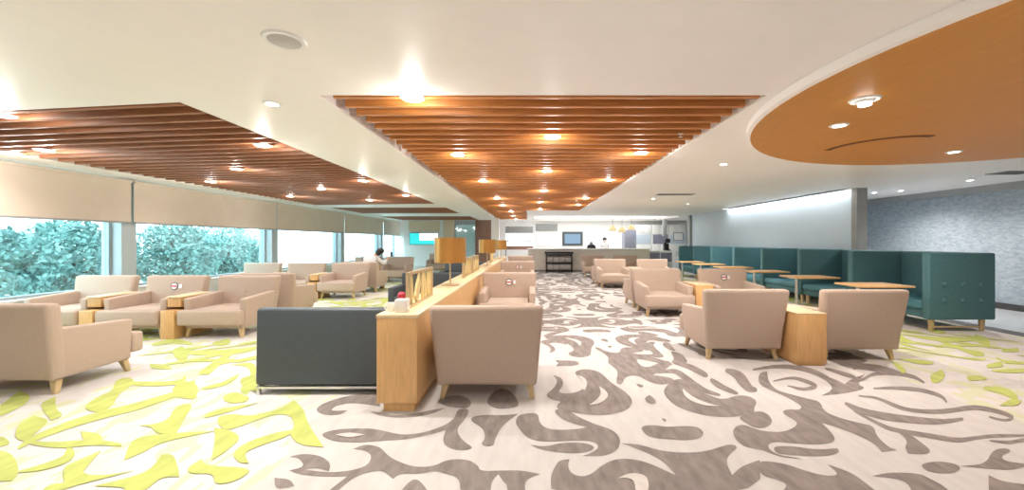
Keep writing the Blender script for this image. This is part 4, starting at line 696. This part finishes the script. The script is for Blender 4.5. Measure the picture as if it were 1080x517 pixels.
for k, (x, lab) in enumerate([(6.75, 'left white wall cabinet behind the service counter'), (7.75, 'middle white wall cabinet behind the service counter'), (8.75, 'right white wall cabinet behind the service counter')]):
    t = thing('tall_cabinet', lab, 'cabinet', (x, 23.85, 0), 0, 'white cabinets by the bar')
    MB().box(-.49, .49, -.33, .33, 0, 2.45, .01).build('body', M['white'], t)
    for q in (-1, 1):
        dr = MB().box(min(q*.01, q*.47), max(q*.01, q*.47), -.355, -.332, .10, 1.25, .005).build('door', M['white'], t); MB().box(min(q*.04, q*.06), max(q*.04, q*.06), -.37, -.356, .6, .9).build('handle', M['greytrim'], dr)
        dr = MB().box(min(q*.01, q*.47), max(q*.01, q*.47), -.355, -.332, 1.95, 2.40, .005).build('door', M['white'], t)
    MB().box(-.44, .44, -.345, -.332, 1.32, 1.88).build('niche', M['bluegrey' if k == 1 else 'partition'], t)
t = thing('display_post', 'dark hanging post above the black coffee machine', 'post', (7.35, 21.6, 0))
MB().box(-.10, .10, -.06, .06, 1.75, 2.65, .01).build('panel', M['greytrim'], t); MB().tube((0, 0, 2.65), (0, 0, H), .02).build('rod', M['black'], t)
wallbox('picture_frame', 'small framed grey picture above the white cabinets', 'picture', 8.5, 9.1, 1.5, 2.0, M['greytrim'], 23.49, .02, inner=M['white'])

# ------------------------------------------------------------------ far left wall
struct(MB().box(-7.3, -4.95, 23.2, 23.4, 0, H), 'wall_television', M['white'])
wallbox('upper_wall_panel', 'beige panel on the far wall above the television', 'panel', -7.0, -5.2, 2.05, 2.66, M['cream'], 23.19, .04, inner=M['cream'])
t = thing('television', 'wall television with a teal and white picture on the far left wall', 'television', (-6.1, 23.14, 1.28))
MB().box(-.84, .84, -.04, .03, 0, .68, .008).build('casing', M['black'], t)
MB().box(-.82, -.26, -.044, -.04, .02, .66).build('screen_image', M['tvblue'], t); MB().box(-.26, .82, -.044, -.04, .24, .66).build('screen_image', M['tvwhite'], t); MB().box(-.26, .82, -.044, -.04, .02, .24).build('screen_image', M['tvblue'], t)
MB().box(-.2, .2, .03, .04, .2, .5).build('bracket', M['black'], t)
struct(MB().box(-4.95, -4.35, 23.0, 23.4, 0, H), 'trim_4', M['cream'])
f = MB(); f.box(-4.35, -3.1, 23.25, 23.35, 0, .12); f.box(-4.35, -3.1, 23.25, 23.35, 2.45, H); f.box(-4.35, -4.29, 23.25, 23.35, .12, 2.45); f.box(-3.16, -3.1, 23.25, 23.35, .12, 2.45)
o = struct(f, 'window_20', M['frame']); MB().box(-4.29, -3.16, 23.295, 23.305, .12, 2.45).build('pane', M['glass'], o)
struct(MB().box(-3.1, -2.05, 23.0, 23.3, 0, H), 'wall_brown', M['brown'])
struct(MB().box(-2.02, -1.60, 21.2, 21.6, 0, H), 'wall_column', M['white'])
t = thing('sign_board', 'white light box sign with a dark header at the end of the aisle', 'sign', (-.58, 23.6, 0))
MB().box(-.82, .82, -.1, .1, .98, 1.20, .01).build('base_band', M['brown'], t); MB().box(-.82, .82, -.1, .1, 1.95, 2.35, .01).build('header', M['greytrim'], t)
MB().box(-.80, .80, -.08, .08, 1.20, 1.95).build('light_box', M['panelglow'], t)
MB().box(-.82, -.76, -.09, .09, 0, .98).build('post', M['greytrim'], t); MB().box(.76, .82, -.09, .09, 0, .98).build('post', M['greytrim'], t)
s = MB()
for x, w in ((.36, .07), (.46, .06), (.55, .09), (.67, .06)): s.box(x, x+w, -.086, -.08, 1.42, 1.52)
s.box(-.72, -.62, -.086, -.08, 1.45, 1.55); s.build('lettering', M['bluegrey'], t)

# ------------------------------------------------------------------ people
def skin(name, joints, bones, m, parent, root=0, sub=2):
    me = bpy.data.meshes.new(name); me.from_pydata([j[0] for j in joints], bones, []); me.materials.append(m)
    o = bpy.data.objects.new(name, me); COL.objects.link(o); o.parent = parent
    mod = o.modifiers.new('skin', 'SKIN'); mod.use_smooth_shade = True
    if not me.skin_vertices: me.skin_vertices.new()
    for i, j in enumerate(joints):
        sv = me.skin_vertices[0].data[i]; r = j[1]; sv.radius = (r, r) if not isinstance(r, tuple) else r; sv.use_root = (i == root)
    sb = o.modifiers.new('sub', 'SUBSURF'); sb.levels = sub; sb.render_levels = sub
    return o
def person(label, loc, rz, J, head_tilt, hair_m, clothes, mask=False):
    """J: pelvis, chest, neck, head, then shoulder/elbow/wrist and hip/knee/ankle/toe for both sides"""
    t = thing('person', label, 'person', loc, rz)
    j = [(J['pelvis'], .13), (J['belly'], .125), (J['chest'], .14), (J['neck'], .055)]
    b = [(0, 1), (1, 2), (2, 3)]
    hd = Vector(J['head']); up = (hd-Vector(J['neck'])).normalized()
    j += [(tuple(hd-up*.035), .075), (tuple(hd+up*.05), .085), (tuple(hd+up*.105), .05)]; b += [(3, 4), (4, 5), (5, 6)]
    for s in ('l', 'r'):
        k = len(j); j += [(J['sh'+s], .06), (J['el'+s], .045), (J['wr'+s], .032)]; b += [(2, k), (k, k+1), (k+1, k+2)]
        k = len(j); j += [(J['hip'+s], .09), (J['kn'+s], .062), (J['an'+s], .042), (J['to'+s], .03)]; b += [(0, k), (k, k+1), (k+1, k+2), (k+2, k+3)]
        w, e = Vector(J['wr'+s]), Vector(J['el'+s]); d = (w-e).normalized(); side = d.cross(Vector((0, 0, 1))); side = side.normalized() if side.length > .1 else Vector((1, 0, 0))
        up2 = side.cross(d)
        k0 = len(j)-5; k = len(j); j.append((tuple(w+d*.07), .028)); b.append((k0, k)); 
        for q, ln in ((-.03, .065), (-.01, .078), (.01, .074), (.03, .058)):
            n = len(j); p = w+d*.085+side*q; j += [(tuple(p+d*.02), .0095), (tuple(p+d*ln*.6-up2*.008), .0085), (tuple(p+d*ln-up2*.025), .007)]; b += [(k, n), (n, n+1), (n+1, n+2)]
        n = len(j); j += [(tuple(w+d*.03+side*.042), .011), (tuple(w+d*.075+side*.058-up2*.01), .009)]; b += [(k0, n), (n, n+1)]
    body = skin('body', j, b, M['skin'], t)
    fw = Vector((math.sin(head_tilt), -math.cos(head_tilt), 0)); sd = Vector((-fw.y, fw.x, 0))
    f = MB(); f.ball(tuple(hd+fw*.098+up*.005), .016, (1, 1, 1.5), 10)
    for q in (-1, 1): f.ball(tuple(hd+sd*q*.085+up*.01), .022, (.6, .9, 1.3), 10)
    f.build('face_features', M['skin'], t)
    e = MB()
    for q in (-1, 1): e.ball(tuple(hd+fw*.088+sd*q*.032+up*.035), .010, n=8)
    e.build('eyes', M['black'], t)
    if mask: MB().ball(tuple(hd+fw*.05-up*.035), .065, (1, 1, .8)).build('face_mask', M['cloth'], t)
    else: MB().ball(tuple(hd+fw*.092-up*.04), .018, (1.4, .5, .4), 10).build('lips', M['red'], t)
    h = MB(); h.ball(tuple(hd-fw*.022+up*.062), .105, (1, 1, .85), 20); h.ball(tuple(hd-fw*.045+up*.0), .085, (1.05, .8, 1.1), 16); h.build('hair', hair_m, t)
    c1, c2 = clothes
    j = [(J['pelvis'], .15), (J['belly'], .145), (J['chest'], .16), (tuple(Vector(J['neck'])-Vector((0, 0, .03))), .075)]; b = [(0, 1), (1, 2), (2, 3)]
    for s in ('l', 'r'):
        k = len(j); p = Vector(J['el'+s])*.15+Vector(J['wr'+s])*.85; j += [(J['sh'+s], .078), (J['el'+s], .06), (tuple(p), .047)]; b += [(2, k), (k, k+1), (k+1, k+2)]
    skin('shirt', j, b, c1, t)
    j = [(J['pelvis'], .155)]; b = []
    for s in ('l', 'r'):
        k = len(j); j += [(J['hip'+s], .105), (J['kn'+s], .077), (J['an'+s], .058)]; b += [(0, k), (k, k+1), (k+1, k+2)]
    skin('trousers', j, b, c2, t)
    sh = MB()
    for s in ('l', 'r'):
        a, o_ = Vector(J['an'+s]), Vector(J['to'+s]); mid = (a+o_)/2; d = (o_-a); ang = math.atan2(d.y, d.x)
        sh.ball((mid.x+d.x*.1, mid.y+d.y*.1, .035), .05, (1+1.3*abs(math.cos(ang)), 1+1.3*abs(math.sin(ang)), .68), 14)
    sh.build('shoes', M['black'], t)
    return t
# seated in the armchair that faces away (seat front towards +Y); leaning to the right
P1 = dict(pelvis=(0, .02, .55), belly=(.04, -.03, .70), chest=(.12, -.06, .90), neck=(.235, -.03, 1.05), head=(.33, .0, 1.14),
          shl=(-.05, -.05, .99), ell=(-.18, .08, .78), wrl=(-.10, .28, .68), shr=(.28, -.05, .97), elr=(.42, .10, .80), wrr=(.46, .28, .93),
          hipl=(-.10, .10, .53), knl=(-.13, .50, .53), anl=(-.13, .56, .08), tol=(-.13, .68, .035), hipr=(.10, .10, .53), knr=(.13, .50, .53), anr=(.15, .58, .08), tor=(.16, .70, .035))
person('person with dark hair in white clothes leaning back in an armchair by the windows', (-4.70, 11.62, 0), 0, P1, math.pi, M['hair'], (M['cloth'], M['cloth']))
t = thing('mobile_phone', 'small dark phone held up by the seated person in white', 'phone', (-4.16, 12.03, 1.0))
MB().box(-.035, .035, -.005, .005, 0, .15, .004).build('phone_body', M['black'], t); MB().box(-.031, .031, .0051, .0056, .01, .14).build('display', M['bluegrey'], t)
P2 = dict(pelvis=(0, 0, .92), belly=(0, .0, 1.06), chest=(0, .0, 1.24), neck=(0, -.01, 1.44), head=(0, -.03, 1.53),
          shl=(-.18, 0, 1.36), ell=(-.23, -.02, 1.09), wrl=(-.14, -.20, 1.02), shr=(.18, 0, 1.36), elr=(.23, -.02, 1.09), wrr=(.14, -.20, 1.02),
          hipl=(-.09, 0, .88), knl=(-.10, -.02, .48), anl=(-.10, .02, .08), tol=(-.11, -.12, .035), hipr=(.09, 0, .88), knr=(.10, -.02, .48), anr=(.10, .02, .08), tor=(.11, -.12, .035))
person('person in a white uniform and mask standing behind the bar', (3.98, 21.0, 0), 0, P2, 0, M['hair'], (M['cloth'], M['trousers']), True)

# ------------------------------------------------------------------ outside the windows
struct(MB().box(-60, -8.5, -30, 60, -.8, -.6), 'ground_outside', M['bounce_ground'])
def tree(x, y, r, h, label):
    t = thing('tree', label, 'tree', (x, y, -.6), 0, 'trees outside the windows')
    tr = MB(); tr.tube((0, 0, 0), (.05, 0, h*.55), .16, .09)
    for k in range(5):
        a = k*1.3; tr.tube((.03, 0, h*.3+.1*k), (math.cos(a)*r*.6, math.sin(a)*r*.6, h*.5+.2*k), .06, .02, 6)
    tr.build('trunk', M['bark'], t)
    rnd = random.Random(int(x*100+y*10)); bm = bmesh.new()
    for i in range(6000):
        while True:
            p = Vector((rnd.uniform(-1, 1), rnd.uniform(-1, 1), rnd.uniform(-1, 1)))
            if .25 < p.length < 1: break
        bump = 1+.22*math.sin(5*p.x+3*p.z)*math.cos(4*p.y)
        c = Vector((p.x*r*bump, p.y*r*bump, h*.56+p.z*h*.44)); s = rnd.uniform(.04, .10)
        u = Vector((rnd.uniform(-1, 1), rnd.uniform(-1, 1), rnd.uniform(-1, 1))).normalized(); w = u.orthogonal().normalized()
        bm.faces.new([bm.verts.new(c+q) for q in (u*s, w*s*.5, -u*s, -w*s*.5)])
    b = MB(); b.bm.free(); b.bm = bm; b.build('crown', M['foliage'], t)
for x, y, r, h, lab in [(-12.2, 8.7, 1.3, 2.5, 'leafy tree outside the front window, at the frame edge'), (-13.0, 11.3, 1.25, 2.7, 'leafy tree outside the front window, beside the grey pillar'),
        (-12.2, 13.8, 1.25, 2.75, 'leafy tree outside the second window, on its left'), (-12.6, 16.8, 1.4, 2.3, 'lower leafy tree outside the second window, on its right'),
        (-17.0, 22.0, 2.4, 3.0, 'broad tree farther out behind the trees of the second window')]:
    tree(x, y, r, h, lab)
